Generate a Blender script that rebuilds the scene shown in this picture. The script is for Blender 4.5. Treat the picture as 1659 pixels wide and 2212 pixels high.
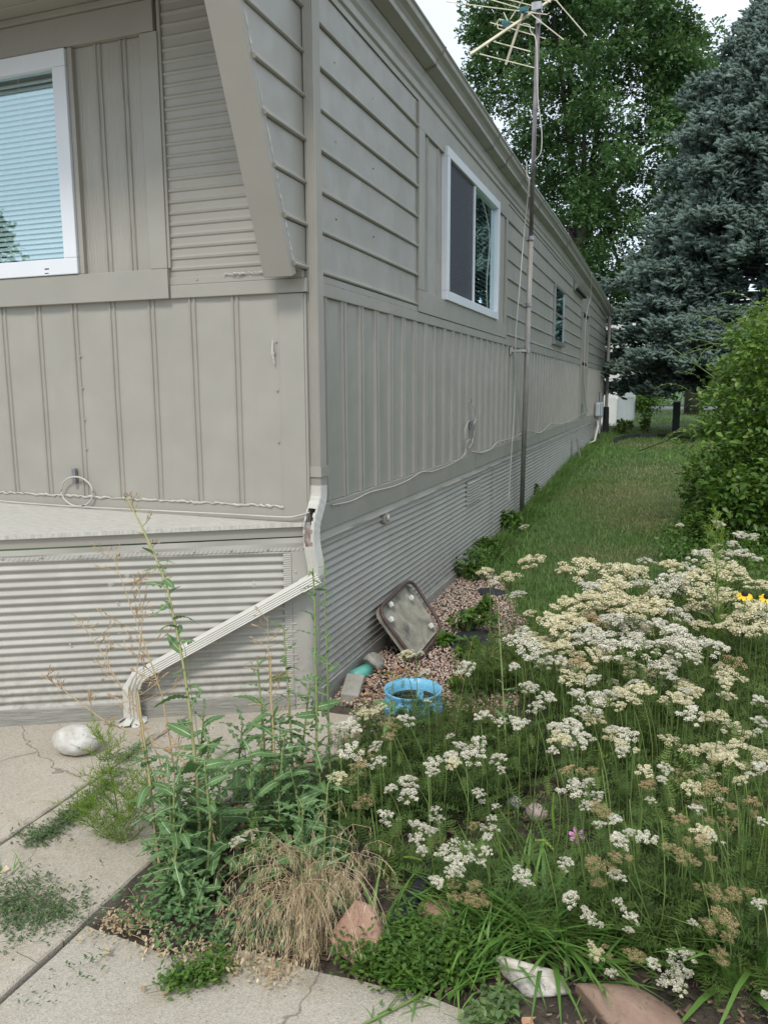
import bpy, bmesh, math, random
import numpy as np
from mathutils import Vector, Matrix
random.seed(7); rng = np.random.default_rng(7)
SC = bpy.context.scene; COL = SC.collection; R = math.radians; PI = math.pi
for o in list(bpy.data.objects): bpy.data.objects.remove(o)

# ------------------------------------------------------------------ camera
FPX, YAW, PITCH, ROLL = 1682.73, 0.3479407, 0.1553673, -0.0048166     # solved from the vanishing points
CAMP = np.array([1.76998, -3.70644, 1.6])
fw = np.array([-math.sin(YAW)*math.cos(PITCH), math.cos(YAW)*math.cos(PITCH), -math.sin(PITCH)])
rt0 = np.array([math.cos(YAW), math.sin(YAW), 0]); up0 = np.cross(rt0, fw)
rt = rt0*math.cos(ROLL)+up0*math.sin(ROLL); up = np.cross(rt, fw)
cd = bpy.data.cameras.new('camera'); cam = bpy.data.objects.new('camera', cd); COL.objects.link(cam)
M = Matrix.Identity(4)
for i in range(3):
    M[i][0] = rt[i]; M[i][1] = up[i]; M[i][2] = -fw[i]; M[i][3] = CAMP[i]
cam.matrix_world = M
cd.sensor_fit = 'VERTICAL'; cd.sensor_height = 24; cd.lens = 24*FPX/2212; cd.clip_start = 0.05; cd.clip_end = 2000
SC.camera = cam
# ------------------------------------------------------------------ light
SUN_EL, SUN_AZ = 52, 176       # overcast, soft light from behind and left of the viewer
w = bpy.data.worlds.new('World'); SC.world = w; w.use_nodes = True
nt = w.node_tree; bg = nt.nodes['Background']
sky = nt.nodes.new('ShaderNodeTexSky'); sky.sky_type = 'NISHITA'; sky.sun_disc = False
sky.sun_elevation = R(SUN_EL); sky.sun_rotation = R(SUN_AZ); sky.dust_density = 3
cl = nt.nodes.new('ShaderNodeTexNoise'); cl.inputs['Scale'].default_value = 1.6; cl.inputs['Detail'].default_value = 5
tc = nt.nodes.new('ShaderNodeTexCoord'); nt.links.new(tc.outputs['Generated'], cl.inputs['Vector'])
cr = nt.nodes.new('ShaderNodeValToRGB'); cr.color_ramp.elements[0].position = .3; cr.color_ramp.elements[1].position = .72
cr.color_ramp.elements[0].color = (5.8, 7.0, 8.3, 1); cr.color_ramp.elements[1].color = (8.0, 8.7, 9.5, 1)
nt.links.new(cl.outputs['Fac'], cr.inputs['Fac'])
mx = nt.nodes.new('ShaderNodeMixRGB'); mx.inputs['Fac'].default_value = .86
nt.links.new(sky.outputs[0], mx.inputs[1]); nt.links.new(cr.outputs[0], mx.inputs[2])
nt.links.new(mx.outputs[0], bg.inputs[0]); bg.inputs[1].default_value = 0.1
sl = bpy.data.lights.new('sun', 'SUN'); sl.energy = 1.5; sl.angle = R(12); sl.color = (1, .96, .9)
so = bpy.data.objects.new('sun', sl); COL.objects.link(so)
a = R(SUN_AZ); e = R(SUN_EL)
sd = Vector((math.sin(a)*math.cos(e), math.cos(a)*math.cos(e), math.sin(e)))
so.rotation_euler = sd.to_track_quat('Z', 'Y').to_euler()
SC.view_settings.view_transform = 'Standard'; SC.view_settings.look = 'None'
SC.view_settings.exposure = 0.55; SC.view_settings.gamma = 1; SC.view_settings.use_curve_mapping = False
SC.render.engine = 'CYCLES'
SC.cycles.transparent_max_bounces = 24

# ------------------------------------------------------------------ measuring helpers: where a sight line meets a real plane
def ray(u, v): return fw+rt*(u-829.5)/FPX-up*(v-1106)/FPX
def onpl(u, v, n, c):
    d = ray(u, v); n = np.array(n, float); return CAMP+d*((c-CAMP@n)/(d@n))
def S(u, v, x=0): return onpl(u, v, (1, 0, 0), x)
def F(u, v, y=0): return onpl(u, v, (0, 1, 0), y)
def G(u, v, z=-.16): return onpl(u, v, (0, 0, 1), z)
GY = np.array([-30, 1.5, 3.1, 6.15, 12.4, 17, 400]); GZ = np.array([-.16, -.16, -.12, 0, .24, .30, .30])
def gz(y): return float(np.interp(y, GY, GZ))
def GG(u, v, h=0):      # a point h above the sloping ground
    z = -.16
    for i in range(25):
        p = G(u, v, z+h); z = .5*z+.5*gz(p[1])
    return p

# ------------------------------------------------------------------ node helpers
def mat(name):
    m = bpy.data.materials.new(name); m.use_nodes = True
    return m, m.node_tree, m.node_tree.nodes['Principled BSDF']
def N(t, kind, **kw):
    n = t.nodes.new(kind)
    for k, v in kw.items():
        if k in n.inputs: n.inputs[k].default_value = v
        else: setattr(n, k, v)
    return n
def ramp(t, src, c0, c1, p0=.3, p1=.7, extra=()):
    r = N(t, 'ShaderNodeValToRGB'); r.color_ramp.elements[0].position = p0; r.color_ramp.elements[1].position = p1
    r.color_ramp.elements[0].color = (*c0, 1); r.color_ramp.elements[1].color = (*c1, 1)
    for p, c in extra:
        e = r.color_ramp.elements.new(p); e.color = (*c, 1)
    t.links.new(src, r.inputs['Fac']); return r.outputs['Color']
def noise(t, scale, detail=4, rough=.55, vec=None, dist=0):
    n = N(t, 'ShaderNodeTexNoise'); n.inputs['Scale'].default_value = scale; n.inputs['Detail'].default_value = detail
    n.inputs['Roughness'].default_value = rough; n.inputs['Distortion'].default_value = dist
    if vec is None:
        c = N(t, 'ShaderNodeTexCoord'); vec = c.outputs['Object']
    t.links.new(vec, n.inputs['Vector']); return n.outputs['Fac']
def scaled(t, s):
    c = N(t, 'ShaderNodeTexCoord'); mp = N(t, 'ShaderNodeMapping'); mp.inputs['Scale'].default_value = s
    t.links.new(c.outputs['Object'], mp.inputs['Vector']); return mp.outputs['Vector']
def bump(t, p, h, strength, dist=.01, prev=None):
    b = N(t, 'ShaderNodeBump'); b.inputs['Strength'].default_value = strength; b.inputs['Distance'].default_value = dist
    t.links.new(h, b.inputs['Height'])
    if prev: t.links.new(prev, b.inputs['Normal'])
    t.links.new(b.outputs['Normal'], p.inputs['Normal']); return b.outputs['Normal']
def mixc(t, fac, a, b):
    m = N(t, 'ShaderNodeMixRGB')
    for i, x in ((0, fac), (1, a), (2, b)):
        if isinstance(x, (int, float)): m.inputs[i].default_value = x
        elif isinstance(x, tuple): m.inputs[i].default_value = (*x, 1)
        else: t.links.new(x, m.inputs[i])
    return m.outputs[0]
def k(c, f): return tuple(min(1, x*f) for x in c)
def paint(name, c, rough=.42, wav=.25, grain=False, dirt=.5, splash=False):
    m, t, p = mat(name)
    a = ramp(t, noise(t, 3, 6), k(c, .93), k(c, 1.05))
    streak = noise(t, 1.0, 6, .7, scaled(t, (9, 9, .8)))
    mk = ramp(t, streak, (0, 0, 0), (dirt*.5,)*3, .55, .8)
    a = mixc(t, mk, a, k((c[0]*.8, c[1]*.78, c[2]*.74), 1))
    sp = ramp(t, noise(t, 55, 3, .6), (0, 0, 0), (.6, .6, .6), .70, .74)
    a = mixc(t, sp, a, k(c, .8))
    if splash:
        c_ = N(t, 'ShaderNodeTexCoord'); sx_ = N(t, 'ShaderNodeSeparateXYZ'); t.links.new(c_.outputs['Object'], sx_.inputs[0])
        mr = N(t, 'ShaderNodeMapRange'); mr.inputs[1].default_value = .30; mr.inputs[2].default_value = -.12; mr.inputs[3].default_value = 0; mr.inputs[4].default_value = 1; t.links.new(sx_.outputs['Z'], mr.inputs[0])
        ml = N(t, 'ShaderNodeMath', operation='MULTIPLY'); t.links.new(mr.outputs[0], ml.inputs[0]); t.links.new(ramp(t, noise(t, 22, 7, .75), (0,)*3, (.95,)*3, .42, .68), ml.inputs[1])
        a = mixc(t, ml.outputs[0], a, (.21, .175, .13))
        a = mixc(t, ramp(t, noise(t, 2.2, 5, .7), (0,)*3, (.35,)*3, .55, .7), a, (.33, .30, .25))
    t.links.new(a, p.inputs['Base Color'])
    rr = ramp(t, noise(t, 7, 4), (rough-.08,)*3, (rough+.14,)*3); t.links.new(rr, p.inputs['Roughness'])
    n1 = bump(t, p, noise(t, 2.6, 2), wav, .03)
    n2 = bump(t, p, noise(t, 240, 2), .12, .001, n1)
    if grain:
        g = N(t, 'ShaderNodeTexWave'); g.inputs['Scale'].default_value = 16; g.inputs['Distortion'].default_value = 9
        g.inputs['Detail'].default_value = 3; g.inputs['Detail Scale'].default_value = 1.4
        t.links.new(scaled(t, (1, 1, .16)), g.inputs['Vector'])
        bump(t, p, g.outputs['Fac'], .45, .004, n2)
    return m
def plain(name, c, rough=.5, var=.12, sc=8, bs=.2, bd=.004, metal=0, fine=60):
    m, t, p = mat(name)
    t.links.new(ramp(t, noise(t, sc, 6), k(c, 1-var), k(c, 1+var)), p.inputs['Base Color'])
    p.inputs['Roughness'].default_value = rough; p.inputs['Metallic'].default_value = metal
    if bs: bump(t, p, noise(t, fine, 4), bs, bd)
    return m
def leafm(name, cols, trans=.3, rough=.5, spec=.35):
    """leaf colour from the per-leaf tint; part of the light comes through the leaf"""
    m, t, p = mat(name); at = N(t, 'ShaderNodeAttribute', attribute_name='tint')
    r = N(t, 'ShaderNodeValToRGB'); t.links.new(at.outputs['Fac'], r.inputs['Fac'])
    n = len(cols); els = r.color_ramp.elements; els[0].color = (*cols[0], 1); els[1].color = (*cols[-1], 1)
    for i in range(1, n-1):
        e = els.new(i/(n-1)); e.color = (*cols[i], 1)
    t.links.new(r.outputs[0], p.inputs['Base Color']); p.inputs['Roughness'].default_value = rough
    p.inputs['Specular IOR Level'].default_value = spec
    if trans:
        tr = N(t, 'ShaderNodeBsdfTranslucent'); mx_ = N(t, 'ShaderNodeMixShader'); mx_.inputs[0].default_value = trans
        t.links.new(mixc(t, .2, r.outputs[0], (.22, .32, .05)), tr.inputs['Color'])
        t.links.new(p.outputs[0], mx_.inputs[1]); t.links.new(tr.outputs[0], mx_.inputs[2])
        t.links.new(mx_.outputs[0], t.nodes['Material Output'].inputs['Surface'])
    return m

GREIGE = (.358, .338, .288)
MT = {}
MT['siding'] = paint('greige_paint', GREIGE, .36, .40, dirt=.55)
MT['trim'] = paint('greige_trim_paint', k(GREIGE, .97), .38, .12, dirt=.3)
MT['grain'] = paint('greige_grained_paint', k(GREIGE, 1.0), .42, .2, grain=True)
MT['skirt'] = paint('pale_greige_skirting', (.405, .387, .34), .5, .35, dirt=.9, splash=True)
MT['spout'] = paint('pale_greige_spout', (.58, .56, .50), .42, .1)
MT['vinyl'] = plain('white_vinyl', (.76, .78, .80), .3, .03, 3, .05)
MT['aluminium'] = plain('aged_aluminium', (.36, .35, .33), .35, .1, 6, .05, metal=.7)
MT['slat'] = plain('blind_slat', (.88, .90, .89), .5, .04, 3, 0)
MT['dark'] = plain('dark_interior', (.025, .027, .03), .9, .2, 3, 0)
MT['black'] = plain('black_plastic', (.018, .019, .022), .55, .3, 6, .4)
MT['fabric'] = plain('black_weed_fabric', (.022, .023, .027), .8, .3, 20, .8, fine=200)
MT['mast'] = plain('weathered_steel', (.20, .17, .17), .5, .25, 9, .2, metal=.35)
MT['gold'] = plain('yellowed_aluminium', (.62, .55, .40), .4, .15, 8, .1, metal=.25)
MT['clamp'] = plain('dull_zinc', (.33, .33, .34), .4, .2, 20, .1, metal=.8)
MT['teal'] = plain('green_plastic', (.02, .11, .12), .4, .1)
MT['wire'] = plain('painted_wire', (.50, .475, .42), .5, .1)
MT['caulk'] = plain('thick_caulk', (.52, .50, .45), .6, .1, 30, .8, .006)
MT['white'] = plain('white_siding', (.72, .72, .68), .5, .06, 2, .1)
MT['meter'] = plain('grey_meter', (.44, .46, .48), .4, .05)
MT['roof'] = plain('roof_coat', (.62, .62, .60), .5, .1)
MT['asphalt'] = plain('asphalt', (.16, .16, .165), .9, .15, 3, .4)
MT['bark'] = plain('bark', (.075, .06, .048), .9, .35, 9, 1, .03, fine=25)
MT['darkbark'] = plain('dark_bark', (.04, .035, .03), .9, .35, 9, 1, .03, fine=25)

def wood(name, c1, c2, sc=(1, 1, 1)):
    m, t, p = mat(name)
    v = scaled(t, sc); a = ramp(t, noise(t, 9, 8, .7, v), c1, c2, .35, .65)
    t.links.new(a, p.inputs['Base Color']); p.inputs['Roughness'].default_value = .8
    bump(t, p, noise(t, 30, 6, .7, v), .9, .006); return m
MT['board'] = wood('weathered_painted_board', (.24, .235, .205), (.42, .40, .35), (.8, .8, 14))
MT['deck'] = wood('cracked_painted_ledge', (.44, .42, .365), (.66, .63, .56), (1.5, 12, 1))
MT['endgrain'] = wood('worn_grey_board', (.13, .12, .11), (.3, .28, .25), (.7, .7, 20))

def concrete(name, c, agg=1.0):
    m, t, p = mat(name)
    big = ramp(t, noise(t, 1.7, 5, .6), k(c, .82), k(c, 1.10), .3, .7)
    vo = N(t, 'ShaderNodeTexVoronoi'); vo.inputs['Scale'].default_value = 190; cc = N(t, 'ShaderNodeTexCoord')
    t.links.new(cc.outputs['Object'], vo.inputs['Vector'])
    grains = ramp(t, vo.outputs['Color'], k(c, .62), k(c, 1.22), .15, .8)
    a = mixc(t, .5*agg, big, grains)
    wv = noise(t, 4, 7, .7, None, .6); mk = ramp(t, wv, (0,)*3, (.5,)*3, .56, .72)
    a = mixc(t, mk, a, (c[0]*.78, c[1]*.70, c[2]*.58))
    sp = ramp(t, noise(t, 90, 2, .5), (0,)*3, (.7,)*3, .68, .72)
    a = mixc(t, sp, a, k(c, .45))
    dn = N(t, 'ShaderNodeTexNoise'); dn.inputs['Scale'].default_value = 5; dn.inputs['Detail'].default_value = 5; t.links.new(cc.outputs['Object'], dn.inputs['Vector'])
    ad = N(t, 'ShaderNodeMixRGB'); ad.blend_type = 'ADD'; ad.inputs[0].default_value = .22; t.links.new(cc.outputs['Object'], ad.inputs[1]); t.links.new(dn.outputs['Color'], ad.inputs[2])
    ve = N(t, 'ShaderNodeTexVoronoi', feature='DISTANCE_TO_EDGE'); ve.inputs['Scale'].default_value = .55; t.links.new(ad.outputs[0], ve.inputs['Vector'])
    ck = ramp(t, ve.outputs['Distance'], (.8,)*3, (0,)*3, .0006, .0022); a = mixc(t, ck, a, k(c, .3))
    st_ = ramp(t, noise(t, 1.1, 8, .75, None, 1.2), (0,)*3, (.55,)*3, .52, .64); a = mixc(t, st_, a, (c[0]*.66, c[1]*.62, c[2]*.54))
    t.links.new(a, p.inputs['Base Color']); p.inputs['Roughness'].default_value = .92
    b1 = bump(t, p, noise(t, 6, 5), .3, .02); bump(t, p, vo.outputs['Distance'], .45, .004, b1)
    return m
MT['conc'] = concrete('exposed_concrete', (.45, .395, .315))
MT['conc2'] = concrete('dusty_concrete', (.43, .385, .31), .9)
m, t, p = mat('soil'); MT['soil'] = m
# ground colour: dark soil near the beds, dry thatch and grass green on the lawn
cc = N(t, 'ShaderNodeTexCoord'); sx = N(t, 'ShaderNodeSeparateXYZ'); t.links.new(cc.outputs['Object'], sx.inputs[0])
soil_c = ramp(t, noise(t, 14, 8, .7), (.045, .036, .027), (.13, .10, .075), .3, .7)
grass_c = ramp(t, noise(t, 3, 8, .7), (.035, .07, .014), (.075, .125, .03), .3, .7)
fm = N(t, 'ShaderNodeMapRange'); fm.inputs[1].default_value = 1.5; fm.inputs[2].default_value = 2.6
t.links.new(sx.outputs['Y'], fm.inputs[0])
t.links.new(mixc(t, fm.outputs[0], soil_c, grass_c), p.inputs['Base Color']); p.inputs['Roughness'].default_value = .95
bump(t, p, noise(t, 60, 6, .7), .8, .02)

MT['grass'] = leafm('lawn_grass', [(.42, .35, .20), (.27, .27, .11), (.11, .21, .05), (.155, .29, .065), (.25, .40, .10)], .35, .5)
MT['weed'] = leafm('weed_leaf', [(.05, .085, .035), (.085, .14, .055), (.13, .20, .075), (.19, .28, .09)], .3, .45)
MT['blade'] = leafm('coarse_blade', [(.07, .17, .04), (.15, .30, .065), (.26, .44, .10)], .4, .4)
MT['lettuce'] = leafm('lettuce_leaf', [(.06, .125, .05), (.10, .195, .068), (.15, .265, .09), (.23, .35, .11)], .25, .55)
MT['rib'] = plain('pale_midrib', (.42, .50, .30), .5, .1, 10, 0)
MT['feather'] = leafm('feathery_leaf', [(.09, .18, .035), (.19, .32, .05), (.34, .46, .07)], .3, .5)
MT['yleaf'] = leafm('yarrow_leaf', [(.028, .05, .012), (.06, .105, .022), (.11, .175, .035), (.19, .25, .06)], .2, .6)
MT['oak'] = leafm('oak_leaf', [(.03, .07, .024), (.064, .138, .043), (.115, .21, .066), (.19, .30, .095)], .28, .45, .4)
MT['spruce'] = leafm('spruce_needles', [(.038, .062, .046), (.095, .137, .11), (.175, .238, .20), (.28, .35, .305)], .1, .6, .3)
MT['cone'] = plain('brown_cone', (.20, .10, .05), .8, .2)
MT['vine'] = leafm('vine_leaf', [(.035, .085, .014), (.075, .155, .025), (.13, .23, .035), (.24, .34, .06)], .35, .4, .45)
MT['dry'] = leafm('dry_straw', [(.34, .23, .12), (.56, .42, .25), (.74, .59, .39), (.80, .70, .52)], .3, .6)
MT['stem'] = leafm('stem_green', [(.08, .13, .035), (.16, .23, .065), (.28, .32, .12), (.42, .34, .17)], 0, .5)
MT['deadstem'] = leafm('dead_stem', [(.30, .23, .12), (.45, .34, .19), (.40, .24, .12), (.5, .42, .28)], 0, .6)
MT['fwhite'] = leafm('white_florets', [(.36, .31, .17), (.60, .55, .40), (.76, .72, .60), (.82, .79, .70)], .15, .6)
MT['fcream'] = leafm('cream_florets', [(.34, .28, .11), (.60, .52, .28), (.76, .69, .45), (.82, .78, .62)], .15, .6)
MT['ftan'] = leafm('tan_florets', [(.22, .14, .05), (.44, .29, .13), (.60, .43, .23), (.70, .58, .36)], .15, .7)
MT['pebble'] = leafm('pink_gravel', [(.24, .17, .14), (.42, .28, .22), (.56, .42, .34), (.72, .64, .57)], 0, .85)
MT['mulch'] = leafm('mulch_chips', [(.05, .036, .025), (.12, .085, .055), (.24, .18, .12), (.34, .16, .10)], 0, .9)

# ------------------------------------------------------------------ object helpers
def tag(o, label=None, cat=None, group=None, kind=None):
    if label: o['label'] = label
    if cat: o['category'] = cat
    if group: o['group'] = group
    if kind: o['kind'] = kind
    return o
def thing(name, loc, label, cat, group=None, rz=0):
    o = bpy.data.objects.new(name, None); COL.objects.link(o); o.location = loc; o.rotation_euler = (0, 0, rz)
    o.empty_display_size = .1; return tag(o, label, cat, group)
class MB:
    def __init__(s): s.v = []; s.f = []; s.m = []
    def add(s, vs, fs, mi=0):
        b = len(s.v); s.v += [tuple(map(float, p)) for p in vs]; s.f += [tuple(b+i for i in f) for f in fs]; s.m += [mi]*len(fs)
    def box(s, x0, x1, y0, y1, z0, z1, mi=0):
        s.add([(x0, y0, z0), (x1, y0, z0), (x1, y1, z0), (x0, y1, z0), (x0, y0, z1), (x1, y0, z1), (x1, y1, z1), (x0, y1, z1)],
              [(0, 3, 2, 1), (4, 5, 6, 7), (0, 1, 5, 4), (1, 2, 6, 5), (2, 3, 7, 6), (3, 0, 4, 7)], mi)
    def obox(s, c, ax, ay, az, mi=0):   # centre and three half axes
        c, ax, ay, az = map(lambda q: np.array(q, float), (c, ax, ay, az))
        P = [c+i*ax+j*ay+l*az for l in (-1, 1) for i, j in ((-1, -1), (1, -1), (1, 1), (-1, 1))]
        s.add(P, [(0, 3, 2, 1), (4, 5, 6, 7), (0, 1, 5, 4), (1, 2, 6, 5), (2, 3, 7, 6), (3, 0, 4, 7)], mi)
    def sweep(s, prof, path, side=(1, 0, 0), close=True, cap=True, mi=0, scale=None, skip=None):
        """closed profile [(a,b)] carried along a path; a runs along `side`, b across it"""
        path = [np.array(p, float) for p in path]; n = len(prof); side = np.array(side, float); rings = []
        for i, p in enumerate(path):
            d = path[min(i+1, len(path)-1)]-path[max(i-1, 0)]; d /= np.linalg.norm(d)
            a = side-d*(side@d); a /= np.linalg.norm(a); b = np.cross(d, a)
            sc = scale[i] if scale is not None else 1
            rings.append([p+sc*(q[0]*a+q[1]*b) for q in prof])
        vs = [q for r in rings for q in r]; fs = []
        for i in range(len(path)-1):
            for j in range(n if close else n-1):
                if skip and skip(i, j): continue
                fs.append((i*n+j, i*n+(j+1) % n, (i+1)*n+(j+1) % n, (i+1)*n+j))
        if cap and close: fs += [tuple(range(n))[::-1], tuple(len(vs)-n+j for j in range(n))]
        s.add(vs, fs, mi)
    def tube(s, path, r, n=6, mi=0):
        prof = [(math.cos(2*PI*i/n), math.sin(2*PI*i/n)) for i in range(n)]
        d = np.array(path[-1], float)-np.array(path[0], float); side = (1, 0, 0) if abs(d[0]) < .7*np.linalg.norm(d)+1e-9 else (0, 0, 1)
        rs = r if hasattr(r, '__len__') else [r]*len(path)
        s.sweep(prof, path, side, scale=rs, mi=mi)
    def mesh(s, name, mats, smooth=False, org=(0, 0, 0)):
        me = bpy.data.meshes.new(name); o = np.array(org, float)
        me.from_pydata([tuple(np.array(p)-o) for p in s.v], [], s.f)
        for q in (mats if isinstance(mats, (list, tuple)) else [mats]): me.materials.append(q)
        if any(s.m): me.polygons.foreach_set('material_index', s.m)
        if smooth: me.polygons.foreach_set('use_smooth', [True]*len(s.f))
        at = me.attributes.new('tint', 'FLOAT', 'POINT'); at.data.foreach_set('value', [.5]*len(s.v))
        me.update(); return me
    def build(s, name, mats, parent=None, smooth=False, org=(0, 0, 0), bev=0):
        o = bpy.data.objects.new(name, s.mesh(name, mats, smooth, org)); COL.objects.link(o); o.parent = parent
        if bev:
            b = o.modifiers.new('bevel', 'BEVEL'); b.width = bev; b.segments = 2; b.limit_method = 'ANGLE'; b.angle_limit = R(40)
        return o
def part(name, mats, parent, *boxes, bev=.003):
    m = MB()
    for b in boxes: m.box(*b)
    return m.build(name, mats, parent, bev=bev)
def npmesh(name, V, T, tint, mats, mi=None, smooth=False):
    me = bpy.data.meshes.new(name); V = np.ascontiguousarray(V, dtype=np.float32); T = np.ascontiguousarray(T, dtype=np.int32)
    me.vertices.add(len(V)); me.vertices.foreach_set('co', V.ravel())
    me.loops.add(T.size); me.loops.foreach_set('vertex_index', T.ravel())
    me.polygons.add(len(T)); me.polygons.foreach_set('loop_start', np.arange(len(T), dtype=np.int32)*3)
    me.polygons.foreach_set('loop_total', np.full(len(T), 3, dtype=np.int32))
    for q in (mats if isinstance(mats, (list, tuple)) else [mats]): me.materials.append(q)
    if mi is not None: me.polygons.foreach_set('material_index', np.ascontiguousarray(mi, dtype=np.int32))
    if smooth: me.polygons.foreach_set('use_smooth', np.ones(len(T), dtype=bool))
    at = me.attributes.new('tint', 'FLOAT', 'POINT'); at.data.foreach_set('value', np.clip(tint, 0, 1).astype(np.float32))
    me.update(calc_edges=True); return me
def link(name, me, parent=None, loc=None):
    o = bpy.data.objects.new(name, me); COL.objects.link(o); o.parent = parent
    if loc is not None: o.location = loc
    return o
def rotm(yaw, tilt, roll=None):
    """template +Y axis pointed to heading yaw and raised by tilt, template +Z is its upper side"""
    yaw = np.asarray(yaw, float); tilt = np.broadcast_to(np.asarray(tilt, float), yaw.shape)
    roll = np.zeros_like(yaw) if roll is None else np.broadcast_to(roll, yaw.shape)
    d = np.stack([np.cos(yaw)*np.cos(tilt), np.sin(yaw)*np.cos(tilt), np.sin(tilt)], -1)
    s = np.stack([np.sin(yaw), -np.cos(yaw), np.zeros_like(yaw)], -1); u = np.cross(s, d)
    s2 = s*np.cos(roll)[:, None]+u*np.sin(roll)[:, None]; u2 = np.cross(s2, d)
    return np.stack([s2, d, u2], -1)
class Acc:
    """gathers many small pieces into one mesh"""
    def __init__(s): s.V = []; s.T = []; s.c = []; s.m = []; s.n = 0
    def scat(s, tpl, Mx, P, sc, tint, mi=0):
        V, T, c = tpl; n = len(P)
        if n == 0: return
        sc = np.broadcast_to(sc, (n,)) if np.ndim(sc) < 2 else sc
        L = V[None]*(sc[:, None, None] if np.ndim(sc) < 2 else sc[:, None, :])
        W = np.einsum('nij,nvj->nvi', Mx, L)+np.asarray(P)[:, None]
        s.V.append(W.reshape(-1, 3)); s.T.append((T[None]+(np.arange(n)*len(V))[:, None, None]).reshape(-1, 3)+s.n)
        s.c.append((np.broadcast_to(tint, (n,))[:, None]+c[None]).ravel()); s.m.append(np.full(n*len(T), mi)); s.n += n*len(V)
    def tube(s, path, r, tint=.5, n=4, mi=0):
        path = np.array(path, float); k_ = len(path); r = np.broadcast_to(r, (k_,))
        d = np.gradient(path, axis=0); d /= np.linalg.norm(d, axis=1)[:, None]+1e-9
        ref = np.where(np.abs(d[:, 2:3]) > .8, np.array([[1., 0, 0]]), np.array([[0, 0, 1.]]))
        a = np.cross(d, ref); a /= np.linalg.norm(a, axis=1)[:, None]+1e-9; b = np.cross(d, a)
        th = np.arange(n)*2*PI/n
        V = path[:, None]+r[:, None, None]*(np.cos(th)[None, :, None]*a[:, None]+np.sin(th)[None, :, None]*b[:, None])
        T = []
        for i in range(k_-1):
            for j in range(n):
                A, B, C_, D = i*n+j, i*n+(j+1) % n, (i+1)*n+(j+1) % n, (i+1)*n+j; T += [(A, B, C_), (A, C_, D)]
        s.V.append(V.reshape(-1, 3)); s.T.append(np.array(T)+s.n); s.c.append(np.full(k_*n, tint)); s.m.append(np.full(len(T), mi)); s.n += k_*n
    def mesh(s, name, mats, smooth=False, org=None):
        V = np.concatenate(s.V)
        if org is not None: V = V-np.asarray(org)
        return npmesh(name, V, np.concatenate(s.T), np.concatenate(s.c), mats, np.concatenate(s.m), smooth)
def vnoise(x, y, sc=1., seed=0):
    x = np.asarray(x)*sc; y = np.asarray(y)*sc; xi = np.floor(x).astype(int); yi = np.floor(y).astype(int); fx = x-xi; fy = y-yi
    def h(a, b): return (np.sin(a*127.1+b*311.7+seed*74.7)*43758.5453) % 1
    fx = fx*fx*(3-2*fx); fy = fy*fy*(3-2*fy)
    return (h(xi, yi)*(1-fx)+h(xi+1, yi)*fx)*(1-fy)+(h(xi, yi+1)*(1-fx)+h(xi+1, yi+1)*fx)*fy
def fbm(x, y, sc=1., seed=0): return .5*vnoise(x, y, sc, seed)+.3*vnoise(x, y, sc*2.1, seed+3)+.2*vnoise(x, y, sc*4.3, seed+7)

# templates (V, T, tint offset); +Y is the length of the leaf
def tpl(V, T, c=None):
    V = np.array(V, float); return V, np.array(T, int), (np.zeros(len(V)) if c is None else np.array(c, float))
def blade_t(w, bend, seg=3):
    V = []; T = []; c = []
    for i in range(seg):
        t_ = i/seg; ww = w*(1-t_**1.6)*.5; V += [(-ww, t_, -bend*t_*t_), (ww, t_, -bend*t_*t_)]; c += [-.08+.12*t_]*2
    V.append((0, 1, -bend)); c.append(.08)
    for i in range(seg-1): a_ = 2*i; T += [(a_, a_+1, a_+3), (a_, a_+3, a_+2)]
    T.append((2*seg-2, 2*seg-1, 2*seg)); return tpl(V, T, c)
LEAF = tpl([(0, 0, 0), (-.27, .35, .05), (0, .4, -.03), (.27, .35, .05), (-.2, .7, .02), (0, .72, -.06), (.2, .7, .02), (0, 1, -.12)],
           [(0, 2, 1), (0, 3, 2), (1, 2, 5), (1, 5, 4), (2, 3, 6), (2, 6, 5), (4, 5, 7), (5, 6, 7)], [-.05, 0, .03, 0, 0, .03, 0, .05])
SLEAF = tpl([(0, 0, 0), (-.25, .5, .04), (.25, .5, .04), (0, 1, -.08)], [(0, 2, 1), (1, 2, 3)])
OAKL = tpl([(0, 0, 0), (-.34, .38, .05), (-.10, .52, -.02), (-.30, .85, .0), (0, 1, -.08), (.30, .8, 0), (.10, .5, -.02), (.34, .42, .05)],
           [(0, 2, 1), (0, 6, 2), (0, 7, 6), (2, 4, 3), (2, 6, 4), (6, 5, 4)])
def feather_t(n=10, w=.16, droop=.22):
    V = [(-.012, 0, 0), (.012, 0, 0), (0, 1, -droop)]; T = [(0, 1, 2)]; c = [-.1, -.1, .05]
    for i in range(n):
        t_ = .12+.85*i/n; L = w*math.sin(PI*min(1, t_*.9+.1))**.7; z = -droop*t_*t_
        for sg in (-1, 1):
            b = len(V); V += [(0, t_, z), (sg*.01, t_+.05, z), (sg*L, t_+.07, z+.07*((i % 2)*2-1))]; T.append((b, b+1, b+2) if sg < 0 else (b, b+2, b+1)); c += [-.06, 0, .1]
    return tpl(V, T, c)
FEATH = feather_t()

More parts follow.
